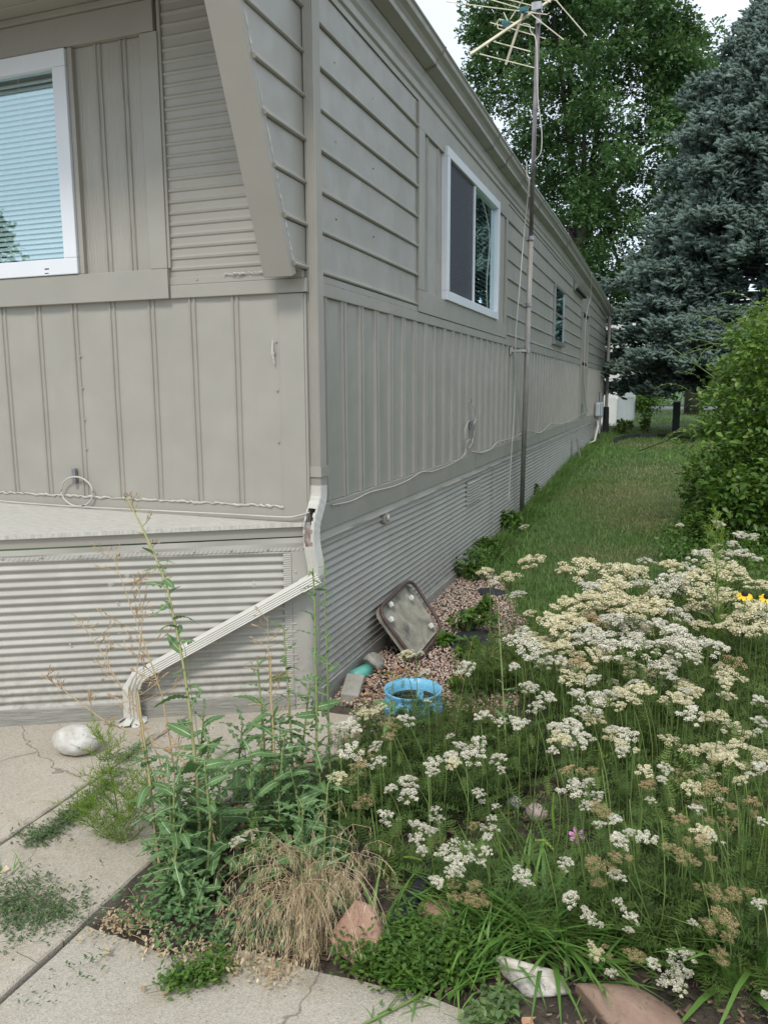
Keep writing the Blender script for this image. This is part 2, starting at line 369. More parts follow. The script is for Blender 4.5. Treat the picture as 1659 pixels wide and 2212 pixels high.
# ================================================================== GROUND
xs = np.unique(np.concatenate([np.linspace(-80, -6, 12), np.linspace(-6, 6, 90), np.linspace(6, 80, 14)]))
ys = np.unique(np.concatenate([np.linspace(-25, -4, 8), np.linspace(-4, 20, 170), np.linspace(20, 60, 40), np.linspace(60, 400, 8)]))
X, Y = np.meshgrid(xs, ys, indexing='ij')
inbed = (X > .02) & (Y > -1.95)
Z = np.interp(Y, GY, GZ)+np.where(inbed, (fbm(X, Y, 3)-.5)*.05, -.05)-.012
nx, ny = len(xs), len(ys); I = np.arange(nx*ny).reshape(nx, ny)
T = np.concatenate([np.stack([I[:-1, :-1], I[1:, :-1], I[1:, 1:]], -1).reshape(-1, 3), np.stack([I[:-1, :-1], I[1:, 1:], I[:-1, 1:]], -1).reshape(-1, 3)])
gme = npmesh('ground', np.stack([X, Y, Z], -1).reshape(-1, 3), T, np.full(nx*ny, .5), MT['soil'], smooth=True)
tag(link('ground', gme), kind='structure')

# concrete slabs with open joints between them (each a slab of its own)
def slab(poly, top, m_, name='concrete_slab'):
    n = len(poly); rs = random.Random(len(poly)*7+int(poly[0][0]*10))
    P = []
    for i in range(n):      # slightly ragged edges
        a_ = np.array(poly[i]); b_ = np.array(poly[(i+1) % n]); L = np.linalg.norm(b_-a_); kk = max(1, int(L/.06)) if L < 6 else 40
        nrm = np.array([-(b_-a_)[1], (b_-a_)[0]])/L
        for j in range(kk): P.append(a_+(b_-a_)*j/kk+nrm*(rs.uniform(-.004, .004) if j else 0))
    n = len(P); mb = MB(); V = [(p_[0], p_[1], top-.007) for p_ in P]+[(p_[0], p_[1], -.4) for p_ in P]
    cen = np.mean(P, 0)
    inner = []
    for i in range(n):
        d = P[(i+1) % n]-P[i-1]; d /= np.linalg.norm(d); q = P[i]+np.array([-d[1], d[0]])*.006; inner.append((q[0], q[1], top))
    V += inner
    mb.add(V, [tuple(range(2*n, 3*n))]+[(i, (i+1) % n, 2*n+(i+1) % n, 2*n+i) for i in range(n)]+[(n+i, n+(i+1) % n, (i+1) % n, i) for i in range(n)])
    return tag(mb.build(name, m_), kind='structure')
slab([(-7, -8), (-.600, -8), (-.594, -1.9), (-.588, -.3), (-7, -.3+.0)], -.128, MT['conc'])
slab([(-.585, -1.935), (.03, -1.935), (.035, -1.2), (.12, -.75), (.42, -.35), (.3, -.02), (-.575, -.02)], -.134, MT['conc'])
slab([(-.592, -8), (.030, -8), (.032, -1.943), (-.585, -1.943)], -.130, MT['conc'])
slab([(.044, -8), (4, -8), (4, -2.02), (2.1, -1.93), (1.35, -1.78), (1.2, -1.76), (.87, -1.78), (.6, -1.77), (.39, -1.87), (.043, -1.85)], -.142, MT['conc2'])
slab([(-7, -.285), (-.59, -.285), (-.57, .6), (-7, .6)], -.136, MT['conc2'])
# road far behind the lawn
mb = MB(); mb.box(-80, 80, 48, 57, .1, .31); tag(mb.build('road', MT['asphalt']), kind='structure')

# ================================================================== MOBILE HOME
home = thing('mobile_home', (0, 0, 0), 'long greige metal mobile home with ribbed lower siding and corrugated skirting', 'mobile home')
YE = 19.6          # far end
XW = -4.25         # far side
Z_SB, Z_TR, Z_L0, Z_TOP = .985, 2.093, 2.205, 3.61
def finy(z): return -.113-.4256*(z-2.172)
rows = [2.205, 2.413, 2.616, 2.82, 3.023, 3.226, 3.43, 3.61]
secs = [(None, 1.88), (5.16, 8.1), (8.1, 13.02), (14.28, YE)]
for si, (ya, yb) in enumerate(secs):
    for i in range(7):
        z0, z1 = rows[i], rows[i+1]-.002
        prof = [(-.03, z0), (.014, z0+.001), (.0205, z0+.006), (.0215, z0+.012), (.0175, z0+.018), (.006, z0+.024), (.0035, z0+.038), (.0025, z1), (-.03, z1)]
        mb = MB(); n = len(prof); V = []
        nseg = 12; y1 = yb-.002
        for s_ in range(nseg+1):
            for (x, z) in prof:
                y0 = (finy(z) if ya is None else ya+.002); y = y0+(y1-y0)*s_/nseg
                V.append((x+(.0022*math.sin(y*2.3+i*1.7+z*3) if x > 0 else 0), y, z+.0015*math.sin(y*1.3+i)))
        Fc = [(s_*n+j, (s_+1)*n+j, (s_+1)*n+(j+1) % n, s_*n+(j+1) % n) for s_ in range(nseg) for j in range(n)]
        Fc += [tuple(range(n)), tuple(nseg*n+j for j in range(n))[::-1]]
        mb.add(V, Fc); mb.build('siding_plank', MT['siding'], home)
# body behind the cladding
core = MB(); core.box(XW, -.15, .15, YE, .80, 3.60); core.build('wall_core', MT['trim'], home)
# screws and nail heads on the planks
mb = MB()
def dot(mb_, c, n, r=.006):
    c = np.array(c, float); n = np.array(n, float); a = np.cross(n, (0, 0, 1.) if abs(n[2]) < .9 else (1., 0, 0)); a /= np.linalg.norm(a); b = np.cross(n, a)
    V = [c+n*r*.7]+[c+r*.75*(a*math.cos(t_)+b*math.sin(t_))+n*r*.5 for t_ in np.arange(6)*PI/3]+[c+r*(a*math.cos(t_)+b*math.sin(t_)) for t_ in np.arange(6)*PI/3]
    mb_.add(V, [(0, 1+i, 1+(i+1) % 6) for i in range(6)]+[(1+i, 7+i, 7+(i+1) % 6, 1+(i+1) % 6) for i in range(6)])
for zz in (3.32, 2.92, 2.52):
    for y in (.42, 1.0, 5.6, 7.2, 10.2, 15.5): dot(mb, (.003, y, zz+.02*math.sin(y)), (1, 0, 0), .006)
tag(mb.build('nail_head', plain('rusty_nail', (.13, .10, .08), .7, .3), home), kind='stuff'); mb = MB()
for y in np.arange(.45, YE, .41): dot(mb, (.024, y, 2.165), (1, 0, 0), .006)
for x in (-.62, -.37): dot(mb, (x, -.012, 2.185), (0, -1, 0), .007)
for y in np.arange(.35, 19, .9): dot(mb, (.0285, y, .95), (1, 0, 0), .006)
tag(mb.build('screw', MT['siding'], home), kind='stuff')
# trim strip between upper and lower siding, side and front
mb = MB(); mb.sweep([(0, 0), (.022, 0), (.024, .01), (.024, .052), (.013, .062), (.013, .09), (.02, .104), (0, .11)],
                    [(-.005, .0, Z_TR), (-.005, YE, Z_TR)], (1, 0, 0), mi=0)
mb = MB(); mb.box(-.005, .020, .018, YE, Z_TR, Z_TR+.068); mb.box(-.005, .012, .018, YE, Z_TR+.069, 2.203); mb.build('belt_trim', MT['trim'], home, bev=.004)
mb = MB(); mb.box(-.785, .022, -.022, .016, Z_TR, Z_TR+.068); mb.box(-.80, -.0, -.012, .016, Z_TR+.069, 2.203); mb.build('belt_trim', MT['trim'], home, bev=.004)
# ribbed sheets: flat steel with pairs of rolled beads
def ribbed(a0, a1, z0, z1, ribs, face, grain=False):
    big = 1.55 if face == 'x' and a1-a0 > 1 else 1.0
    """face('x'): sheet in the side wall, along y; face('y'): sheet in the front wall, along x"""
    prof = [(a0, 0)]
    for c in sorted(ribs):
        for dd in (-.0145*big, .0145*big):
            q = c+dd
            if a0+.012 < q < a1-.012: prof += [(q-.0085*big, 0), (q-.005*big, .0085*big), (q, .0115*big), (q+.005*big, .0085*big), (q+.0085*big, 0)]
        
    prof += [(a1, 0)]
    # shallow dishing of the pans
    full = []
    for (p0, p1) in zip(prof[:-1], prof[1:]):
        full.append(p0)
        if p1[0]-p0[0] > .05 and p0[1] == 0 == p1[1]:
            for f_ in (.06, .3, .7, .94): full.append((p0[0]+(p1[0]-p0[0])*f_, -.0022 if .1 < f_ < .9 else -.001))
    full.append(prof[-1]); zz = np.linspace(z0, z1, 7); mb_ = MB(); V = []
    for z in zz:
        for (a_, h) in full:
            h2 = h+.0012*math.sin(a_*9+z*4)+.0008*math.sin(z*11+a_*3)
            V.append((h2, a_, z) if face == 'x' else (a_, -h2, z))
    n = len(full)
    fs = [(i*n+j, i*n+j+1, (i+1)*n+j+1, (i+1)*n+j) for i in range(len(zz)-1) for j in range(n-1)]
    if face != 'x': fs = fs
    mb_.add(V, fs); return mb_
ribs_side = [.222+.2672*i for i in range(73)]
sb = [0.012, 2.376, 5.85, 9.3, 13.03]
for a0, a1 in list(zip(sb[:-1], sb[1:]))+[(14.28, 17), (17, YE)]:
    ribbed(a0, a1, Z_SB, Z_TR, ribs_side, 'x').build('ribbed_sheet', MT['siding'], home)
mb = MB()
for y in (2.376, 5.85):
    for z in np.arange(1.06, 2.05, .12): dot(mb, (.009, y+.004, z), (1, 0, 0), .0055)
for z in (1.62, 1.8, 1.44, 1.27): dot(mb, (-1.415-.006, -.009, z), (0, -1, 0), .0065)
for z in (1.85, 1.6, 1.33): dot(mb, (-.165, -.004, z), (0, -1, 0), .0065)
tag(mb.build('seam_screw', MT['siding'], home), kind='stuff')
ribs_front = [-.401-.2618*i for i in range(15)]
fb = [-.14, -1.45, -2.76, XW+.1]
for a0, a1 in zip(fb[:-1], fb[1:]):
    ribbed(a1, a0, Z_SB, Z_TR if a0 > -.5 else Z_TR, ribs_front, 'y').build('ribbed_sheet', MT['siding'], home)
part('corner_board', MT['trim'], home, (-.145, -.0035, -.008, .03, .90, Z_TR-.002), (-.0035, .009, -.004, .10, .90, Z_TR-.002), bev=.003)
mb = MB(); mb.box(-.03, .0045, .0, .05, .8, .9); mb.build('corner_post', MT['trim'], home)
part('bottom_band', MT['trim'], home, (XW+.1, -.14, -.006, .03, .902, Z_SB-.002))
# ragged caulk lines under the siding
mb = MB(); pth = [(x, -.008-.003*random.random(), .985+.005*random.uniform(-1, 1)) for x in np.arange(-3.6, -.13, .02)]
mb.tube(pth, [.0045*random.uniform(.6, 1.8) for _ in pth], 5)
mb.build('caulk_line', MT['caulk'], home)
mb = MB(); pth = [(x, -.02-.003*random.random(), 2.203+.004*random.uniform(-1, 1)) for x in np.arange(-.45, -.0, .012)]
mb.tube(pth, [.0035*random.uniform(.5, 2) for _ in pth], 5); pth = [(.004, finy(z)+.012, z+.003*random.uniform(-1, 1)) for z in np.arange(2.2, 3.6, .02)]
mb.tube(pth, [.003*random.uniform(.4, 2.2) for _ in pth], 5); mb.build('caulk_line', MT['caulk'], home)
# side band and flashing
part('side_band', MT['trim'], home, (-.03, .022, .10, 3.74, .835, Z_SB-.002), (-.03, .030, 3.745, 19.0, .842, Z_SB-.002))
mb = MB(); V = []
ysb = np.arange(.02, 19.0, .12)
for y in ysb:
    wv = .006*math.sin(y*7)+.004*math.sin(y*17)
    V += [(.010, y, .834), (.024+wv*.3, y, .80), (.030+wv, y, .788+wv*.6)]
mb.add(V, [(i*3+j, (i+1)*3+j, (i+1)*3+j+1, i*3+j+1) for i in range(len(ysb)-1) for j in (0, 1)])
mb.build('drip_flashing', MT['trim'], home, smooth=False)
# window surround on the side wall
def board(name, *b, m_='trim', bev=.003): return part(name, MT[m_], home, *b, bev=bev)
board('head_board', (-.03, .022, 1.88, 5.155, 3.435, 3.607))
board('sill_board', (-.03, .026, 1.88, 5.155, 2.165, 2.322))
board('side_board', (-.03, .024, 1.882, 2.02, 2.324, 3.433)); board('side_board', (-.03, .024, 5.06, 5.153, 2.324, 3.433))
for a0, a1 in ((2.022, 2.56), (4.575, 5.058)):
    ribbed(a0, a1, 2.324, 3.433, [2.13, 2.42, 4.72, 4.95], 'x').build('grained_panel', MT['grain'], home)
# window on the side
def window(name, horiz, label, fr, wdt, split, slat_p, slat_m, frame_m=None, screen=None, depth=.05, w2=.034, pd_=.006):
    """horiz 'x' side wall (coords y,z), 'y' front wall (coords x,z)"""
    a0, a1, z0, z1 = fr; frame_m = frame_m or MT['vinyl']
    def bx(mb_, u0, u1, zz0, zz1, d0, d1):
        if horiz == 'x': mb_.box(d0, d1, u0, u1, zz0, zz1)
        else: mb_.box(u0, u1, -d1, -d0, zz0, zz1)
    f = MB(); bx(f, a0, a0+wdt, z0+wdt, z1-wdt, -.02, depth); bx(f, a1-wdt, a1, z0+wdt, z1-wdt, -.02, depth)
    bx(f, a0, a1, z0, z0+wdt-.0005, -.02, depth); bx(f, a0, a1, z1-wdt+.0005, z1, -.02, depth)
    if split: bx(f, split-w2/2, split+w2/2, z0+wdt, z1-wdt, -.01, depth-.012)
    o = f.build(name, frame_m, home, bev=.004); o['label'] = label
    g = MB(); bx(g, a0+wdt, a1-wdt, z0+wdt, z1-wdt, pd_, pd_+.004); g.build('pane', MT['glass'], o)
    if screen: g = MB(); bx(g, screen[0], screen[1], z0+wdt, z1-wdt, .022, .0225); g.build('insect_screen', MT['screen'], o)
    s0 = MB(); L = a1-a0-2*wdt; n = 8
    prof = [(-.5+i/ n*1., .12*math.sin(PI*i/n)) for i in range(n+1)]
    return o, a0+wdt, a1-wdt, z0+wdt, z1-wdt
m, t, p = mat('tinted_glass'); MT['glass'] = m
lw = N(t, 'ShaderNodeLayerWeight'); lw.inputs['Blend'].default_value = .5; pw_ = N(t, 'ShaderNodeMath', operation='POWER'); t.links.new(lw.outputs['Facing'], pw_.inputs[0]); pw_.inputs[1].default_value = 2.2
tb = N(t, 'ShaderNodeBsdfTransparent'); tb.inputs[0].default_value = (.93, .985, .985, 1); gl = N(t, 'ShaderNodeBsdfGlossy'); gl.inputs['Roughness'].default_value = .01; gl.inputs['Color'].default_value = (.80, .95, .97, 1)
mm = N(t, 'ShaderNodeMath', operation='MULTIPLY_ADD'); t.links.new(pw_.outputs[0], mm.inputs[0]); mm.inputs[1].default_value = .75; mm.inputs[2].default_value = .20
ms = N(t, 'ShaderNodeMixShader'); t.links.new(mm.outputs[0], ms.inputs[0]); t.links.new(tb.outputs[0], ms.inputs[1]); t.links.new(gl.outputs[0], ms.inputs[2])
t.links.new(ms.outputs[0], t.nodes['Material Output'].inputs['Surface'])
m, t, p = mat('screen_mesh'); MT['screen'] = m
tb = N(t, 'ShaderNodeBsdfTransparent'); ms = N(t, 'ShaderNodeMixShader'); ms.inputs[0].default_value = .66; p.inputs['Base Color'].default_value = (.075, .08, .095, 1); p.inputs['Roughness'].default_value = .7
t.links.new(tb.outputs[0], ms.inputs[1]); t.links.new(p.outputs[0], ms.inputs[2]); t.links.new(ms.outputs[0], t.nodes['Material Output'].inputs['Surface'])
def slats(win, horiz, a0, a1, z0, z1, pitch, width, tilt, m_, back):
    s0 = MB(); n = 5; V = []
    for i in range(n+1):
        q = -.5+i/n; b_ = q*width; h = .16*width*math.cos(PI*q)
        c, s_ = math.cos(tilt), math.sin(tilt); V.append((b_*c-h*s_, b_*s_+h*c))
    P = []
    for a in (a0, a1):
        for (d, z) in V: P.append((d-back, a, z) if horiz == 'x' else (a, -d+back, z))
    s0.add(P, [(i, i+1, n+1+i+1, n+1+i) for i in range(n)]); me = s0.mesh('slat', m_, True)
    z = z1-.02; 
    while z > z0+.01:
        o = link('slat', me, win, (0, 0, z)); z -= pitch
wn, a0, a1, z0, z1 = window('window', 'x', 'white framed sliding window with grey screen on near sash', (2.555, 4.58, 2.318, 3.49), .075, 3.53, 0, 0, screen=(2.63, 3.51))
slats(wn, 'x', a0, a1, z0, z1, .042, .045, -.95, plain('shaded_slat', (.34, .40, .37), .6, .05, 3, 0), .05)  # shade of the dim interior is put into the darker slat colour
room = MB(); room.box(-.149, -.14, 2.4, 4.8, 2.2, 3.59); room.build('dark_room_sheet', MT['dark'], home)  # near-black sheets behind both windows stand in for the unlit room
room = MB(); room.box(-3.1, -1.2, .14, .149, 2.1, 3.59); room.build('dark_room_sheet', MT['dark'], home)
wn, a0, a1, z0, z1 = window('window', 'y', 'large white framed front window with closed white blinds', (-2.9, -1.372, 2.252, 3.424), .088, None, 0, 0, depth=.045)
slats(wn, 'y', a0, a1, z0, z1, .0285, .030, -1.0, MT['slat'], .045)
mb = MB(); mb.box(-1.46-.012, -1.46, -.03, -.0, 2.33, 3.35)
for x in (-1.76, ): mb.tube([(x, .012, 2.36), (x+.01, .014, 3.34)], .0015, 4)
mb.build('blind_cord', MT['vinyl'], wn)
part('latch', MT['dark'], wn, (-1.60, -1.57, -.0465, -.044, 2.285, 2.291), (-1.60, -1.575, -.0465, -.044, 2.262, 2.266), bev=0)
# front surround boards and grained panel
board('head_board', (-3.5, -.81, -.034, .03, 3.43, 3.58)); board('sill_board', (-3.5, -.788, -.036, .03, 2.093, 2.249))
board('side_board', (-.900, -.792, -.030, .03, 2.251, 3.428)); board('side_board', (-3.48, -3.37, -.030, .03, 2.251, 3.428))
for a0, a1 in ((-3.36, -2.90), (-1.373, -.902)):
    ribbed(a0, a1, 2.251, 3.428, [-1.185, -1.022, -3.1], 'y').build('grained_panel', MT['grain'], home)
board('window_casing', (-1.368, -1.338, -.028, .02, 2.251, 3.428)); board('window_casing', (-2.93, -2.903, -.028, .02, 2.251, 3.428))
# horizontally corrugated panel beside it
mb = MB(); V = []; zs_ = []; z = 2.204; q = 0
while z < 3.6:
    zs_ += [(z, .0), (z+.030, .001), (z+.036, .007), (z+.046, .009), (z+.052, .001)]; z += .0575
xs_ = np.linspace(-.79, .0, 6)
for (z, h) in zs_:
    for x in xs_: V.append((x, -.002-h-.001*math.sin(x*9+z*5), z))
n = len(xs_); mb.add(V, [(i*n+j, i*n+j+1, (i+1)*n+j+1, (i+1)*n+j) for i in range(len(zs_)-1) for j in range(n-1)])
mb.build('corrugated_panel', MT['siding'], home)
board('inner_corner_trim', (-.797, -.777, -.020, .02, 2.251, 3.59))
# slanted wing: raking board, inner face, soffit
mb = MB(); zt = 3.66
for (ya, za), (yb, zb) in [((finy(2.165), 2.165), (finy(zt), zt))]:
    d = np.array([0, yb-ya, zb-za]); d /= np.linalg.norm(d); nrm = np.array([0, -d[2], d[1]])
    A = np.array([0, ya, za]); B = np.array([0, yb, zb])
    P = []
    for q in (A, B):
        for x, f_ in ((-.155, 0), (.004, 0), (.004, .05), (-.155, .05)): P.append(q+np.array([x, 0, 0])-nrm*f_+nrm*.03)
    mb.add(P, [(0, 1, 2, 3), (7, 6, 5, 4), (0, 4, 5, 1), (1, 5, 6, 2), (2, 6, 7, 3), (3, 7, 4, 0)])
mb.build('raking_board', MT['trim'], home, bev=.004)
mb = MB(); mb.add([(-.13, finy(2.2)+.02, 2.2), (-.13, 0, 2.2), (-.13, 0, 3.6), (-.13, finy(3.6)+.02, 3.6)], [(0, 1, 2, 3)]); mb.build('wing_lining', MT['siding'], home)
for i in range(5):
    y1_ = -.002-.155*i; part('soffit_board', MT['trim'], home, (XW, -.0, y1_-.150, y1_, 3.615+.0*i, 3.64), bev=.006)
board('frieze_trim', (XW, -.81, -.052, .0, 3.582, 3.613)); 
board('front_fascia', (XW, .002, -.80, -.775, 3.60, 3.80))
# eave mouldings, roof and gutter along the side
mb = MB(); prof = [(0, 0), (.012, .0), (.014, .03), (.028, .04), (.030, .075), (.022, .09), (.036, .11), (.040, .16), (.052, .185), (0, .185)]
def sag(y): return -.17*max(0, (y-11)/8.6)**1.3 + .012*math.sin(y*.9)
yy = np.concatenate([[-.73, -.4, 0], np.arange(.5, YE+.01, .6)])
V = []
for y in yy:
    for (x, z) in prof: V.append((x, y, 3.613+z+(sag(y) if z > .1 else sag(y)*z/.1)))
n = len(prof); mb.add(V, [(i*n+j, (i+1)*n+j, (i+1)*n+(j+1) % n, i*n+(j+1) % n) for i in range(len(yy)-1) for j in range(n)])
mb.build('eave_moulding', MT['trim'], home)
gprof = [(.055, 3.800), (.130, 3.822), (.134, 3.850), (.150, 3.872), (.176, 3.892), (.184, 3.915), (.196, 3.925), (.196, 3.934), (.186, 3.934), (.186, 3.925), (.126, 3.86), (.122, 3.830), (.060, 3.81), (.060, 3.93), (.055, 3.93)]
seams = [-.76, 1.93, 3.85, 4.45, 5.25, 6.55, 7.9, 9.4, 11, 12.7, 14.4, 16.2, 17.9, YE+.08]
for s0_, s1_ in zip(seams[:-1], seams[1:]):
    mb = MB(); V = []; yy = np.linspace(s0_, s1_-.006, 6); n = len(gprof); off = random.uniform(-.004, .004)
    for y in yy:
        for (x, z) in gprof: V.append((x+off, y, z+sag(y)))
    mb.add(V, [(i*n+j, (i+1)*n+j, (i+1)*n+(j+1) % n, i*n+(j+1) % n) for i in range(5) for j in range(n)]); mb.build('gutter_section', MT['trim'], home)
    if s0_ > 0:
        mb = MB(); V = []
        for y in (s0_-.022, s0_+.004):
            for (x, z) in gprof[:7]: V.append((.055+(x-.055)*1.06, y, 3.85+(z-3.85)*1.12+sag(y)-.003))
        mb.add(V, [(j, 7+j, 7+j+1, j+1) for j in range(6)]); mb.build('gutter_joint', MT['board'], home)
mb = MB(); V = []
yr = np.linspace(-.80, YE+.05, 14)
for y in yr: V += [(.06, y, 3.94+sag(y)), (-2.1, y, 4.12), (XW-.1, y, 3.94), (XW-.1, y, 3.80), (.05, y, 3.80+sag(y))]
mb.add(V, [(i*5+j, (i+1)*5+j, (i+1)*5+(j+1) % 5, i*5+(j+1) % 5) for i in range(13) for j in range(5)]+[(0, 1, 2, 3, 4)]); mb.build('roof', MT['roof'], home)
# roof edge lip seen as a pale line above the gutter
mb = MB(); 
for s0_, s1_ in zip(seams[:-1], seams[1:]): 
    mb.add([(.05, s0_, 3.942+sag(s0_)), (.19, s0_, 3.940+sag(s0_)), (.19, s1_, 3.940+sag(s1_)), (.05, s1_, 3.942+sag(s1_)), (.05, s0_, 3.948+sag(s0_)), (.19, s0_, 3.946+sag(s0_)), (.19, s1_, 3.946+sag(s1_)), (.05, s1_, 3.948+sag(s1_))], [(0, 1, 2, 3), (7, 6, 5, 4), (1, 5, 6, 2), (0, 4, 5, 1)])
mb.build('roof_drip_edge', MT['roof'], home)
# small sash window, hood vent, rear door
wn, a0, a1, z0, z1 = window('window', 'x', 'narrow two-pane window with tarnished metal frame', (8.9, 10.05, 2.33, 3.215), .045, None, 0, 0, MT['aluminium'], depth=.045, pd_=.026)
mb = MB(); mb.box(.0, .035, 8.945, 10.0, 2.76, 2.80); mb.build('meeting_rail', MT['aluminium'], wn)
mb = MB(); mb.box(.017, .0195, 8.95, 10.0, 2.375, 3.17); mb.build('curtain', plain('drab_curtain', (.16, .19, .18), .9, .3, 9, .4), wn)
part('window_ledge', MT['aluminium'], home, (.0, .06, 8.86, 10.09, 2.30, 2.327))
mb = MB(); mb.add([(0.016, 11.5, 3.60), (.016, 13.1, 3.60), (.016, 11.5, 3.40), (.016, 13.1, 3.40), (.10, 11.5, 3.50), (.10, 13.1, 3.50)], [(0, 1, 5, 4), (0, 4, 2), (1, 3, 5), (4, 5, 3, 2)])
mb.build('hood_vent', MT['trim'], home); part('vent_grille', MT['dark'], home, (.017, .098, 11.53, 13.07, 3.42, 3.45), bev=0)
part('rear_door', MT['trim'], home, (-.01, .02, 13.10, 14.2, .95, 3.08), bev=.004)
part('door_frame', MT['trim'], home, (-.02, .045, 13.02, 13.10, .85, 3.14), (-.02, .045, 14.2, 14.28, .85, 3.14), (-.02, .06, 13.0, 14.3, 3.14, 3.2))
part('door_vent', MT['aluminium'], home, (.02, .035, 13.2, 13.7, 1.05, 1.28))
part('gable_filler', MT['siding'], home, (-.03, .001, 13.02, 14.28, 3.2, 3.61), bev=0)
# ledge over the skirting that swings out to the left
AN = R(28); DX, DY = -math.cos(AN), -math.sin(AN); NXo, NYo = math.sin(AN), -math.cos(AN)
def K(s_, z, out=0): return (DX*s_+NXo*out, DY*s_+NYo*out, z)     # along the skirt face
LE = 3.2
mb = MB(); zl = lambda s_: .912-.016*s_
A = [K(-.0, zl(0), .03), K(LE, zl(LE), .03)]
mb.add([(.005, .0, .902), (.02, -.025, zl(0)), (A[1][0], A[1][1], A[1][2]), (A[1][0], 0.0, .93), (.005, .0, .88), (.02, -.025, .89), (A[1][0], A[1][1], A[1][2]-.022), (A[1][0], 0, .9)],
       [(0, 3, 2, 1), (1, 2, 6, 5), (4, 5, 6, 7), (0, 1, 5, 4)]); mb.build('ledge_top', MT['deck'], home)
mb = MB(); mb.add([K(0.0, .893, .012), K(LE, zl(LE)-.024, .012), K(LE, .79, .010), K(0.0, .835, .010), K(0, .835, .0), K(LE, .79, 0), ], [(0, 1, 2, 3), (3, 2, 5, 4)]); mb.build('ledge_fascia', MT['trim'], home)
# crimped flashing strip with screws
mb = MB(); V = []; ss = np.arange(0.0, LE, .012); zz_ = (.828, .80, .775, .757)
for i, s_ in enumerate(ss):
    for j, z in enumerate(zz_):
        o_ = .006+.004*math.sin(s_*9+j)*(j == 1)+(.0035*(i % 2) if j == 3 else 0)+.002*math.sin(s_*23)
        V.append(K(s_, z-.012*s_*(j < 2)-(.004*s_), o_))
mb.add(V, [(i*4+j, (i+1)*4+j, (i+1)*4+j+1, i*4+j+1) for i in range(len(ss)-1) for j in range(3)]); mb.build('crimped_flashing', MT['skirt'], home)
mb = MB()
for s_ in np.arange(.03, LE, .19): dot(mb, K(s_, .772-.004*s_, .010), (NXo, NYo, 0), .0075)
for z in np.arange(-.0, .75, .16): dot(mb, K(.075, z, .009), (NXo, NYo, 0), .007)
for s_, z in ((.75, .51), (1.0, .51), (.55, .2), (1.25, .3), (.95, .32), (1.1, .1)): dot(mb, K(s_, z, .010), (NXo, NYo, 0), .007)
tag(mb.build('flashing_screw', MT['skirt'], home), kind='stuff')
# corrugated skirting sheets
def corr(fn, a0, a1, z0, z1, pitch=.0437, amp=.0085, da=.25, zbot=None):
    zz = np.arange(z1, z0, -pitch/6); aa = np.linspace(a0, a1, max(2, int((a1-a0)/da)+1)); V = []; mb_ = MB()
    for i, z in enumerate(zz):
        for a_ in aa: V.append(fn(a_, z+.0025*math.sin(a_*2.1), amp*math.sin(i*PI/3)+.003*math.sin(a_*1.7+z*5)))
    n = len(aa); mb_.add(V, [(i*n+j, (i+1)*n+j, (i+1)*n+j+1, i*n+j+1) for i in range(len(zz)-1) for j in range(n-1)]); return mb_
corr(lambda a_, z, o_: K(a_, z, o_), .075, 1.9, -.045, .757).build('skirting_sheet', MT['skirt'], home, smooth=True)
corr(lambda a_, z, o_: K(a_, z, o_-.002), 1.88, LE, -.045, .757).build('skirting_sheet', MT['skirt'], home, smooth=True)
for y0, y1, zb in ((.08, 4.58, -.2), (4.57, 9.1, -.12), (9.09, 13.6, .1), (13.59, 17.0, .15), (17.0, 19.0, .2)):
    o_ = random.uniform(-.003, .003)
    corr(lambda a_, z, q: (.004+q+o_, a_, z), y0, y1, zb, .80).build('skirting_sheet', MT['skirt'], home, smooth=True)
mb = MB()   # wrap round the corner
for i in range(2):
    pass
V = []
zz = np.linspace(-.19, .81, 16)
for z in zz:
    w_ = .0015*math.sin(z*31)
    V += [K(.095, z, .008+w_), K(.03, z, .009), (.006+w_, -.012, z), (.015, .02, z), (.014+w_, .09, z)]
mb.add(V, [(i*5+j, (i+1)*5+j, (i+1)*5+j+1, i*5+j+1) for i in range(15) for j in range(4)]); mb.build('corner_flashing', MT['skirt'], home, smooth=True)
mb = MB(); V = []; zz = np.arange(-.04, .75, .006)
for i, z in enumerate(zz):
    V += [K(.14, z, .007+.0035*(i % 2)), K(.097, z, .010)]
mb.add(V, [(i*2, (i+1)*2, (i+1)*2+1, i*2+1) for i in range(len(zz)-1)]); mb.build('crimped_flashing', MT['skirt'], home)
# bottom boards
mb = MB(); mb.obox(np.array(K(LE/2+.05, -.10, .0)), np.array([DX, DY, 0])*(LE/2-.04), np.array([NXo, NYo, 0])*.017, (0, 0, .058)); mb.build('base_board', MT['board'], home, bev=.004)
mb = MB(); mb.obox(np.array(K(LE/2+.2, -.165, .02)), np.array([DX, DY, 0])*(LE/2-.3), np.array([NXo, NYo, 0])*.02, (0, 0, .03)); mb.build('base_board', MT['endgrain'], home, bev=.006)
part('base_board', MT['board'], home, (-.02, .022, .09, 3.2, -.205, -.05), bev=.004)
mb = MB()   # broken caulk between the ledge board and base
# louvred vent and round fitting in the skirting
mb = MB(); mb.box(.010, .018, 3.44, 3.98, .50, .735)
for i in range(8): mb.obox((.022, 3.71, .525+.027*i), (.008, 0, -.006), (0, .245, 0), (.002, 0, .004))
mb.build('skirting_vent', MT['skirt'], home)
mb = MB(); mb.tube([(.004, 1.15, .752), (.03, 1.15, .752)], .043, 14); mb.tube([(.03, 1.15, .752), (.048, 1.155, .752)], .024, 10); mb.build('pipe_fitting', MT['skirt'], home, bev=.003)
mb = MB(); pth = [(.022, 4.62+.006*math.sin(i*1.9), .8-.0437/2*i) for i in range(34)]; mb.tube(pth, .0035, 4); mb.build('sheet_seam', MT['skirt'], home)
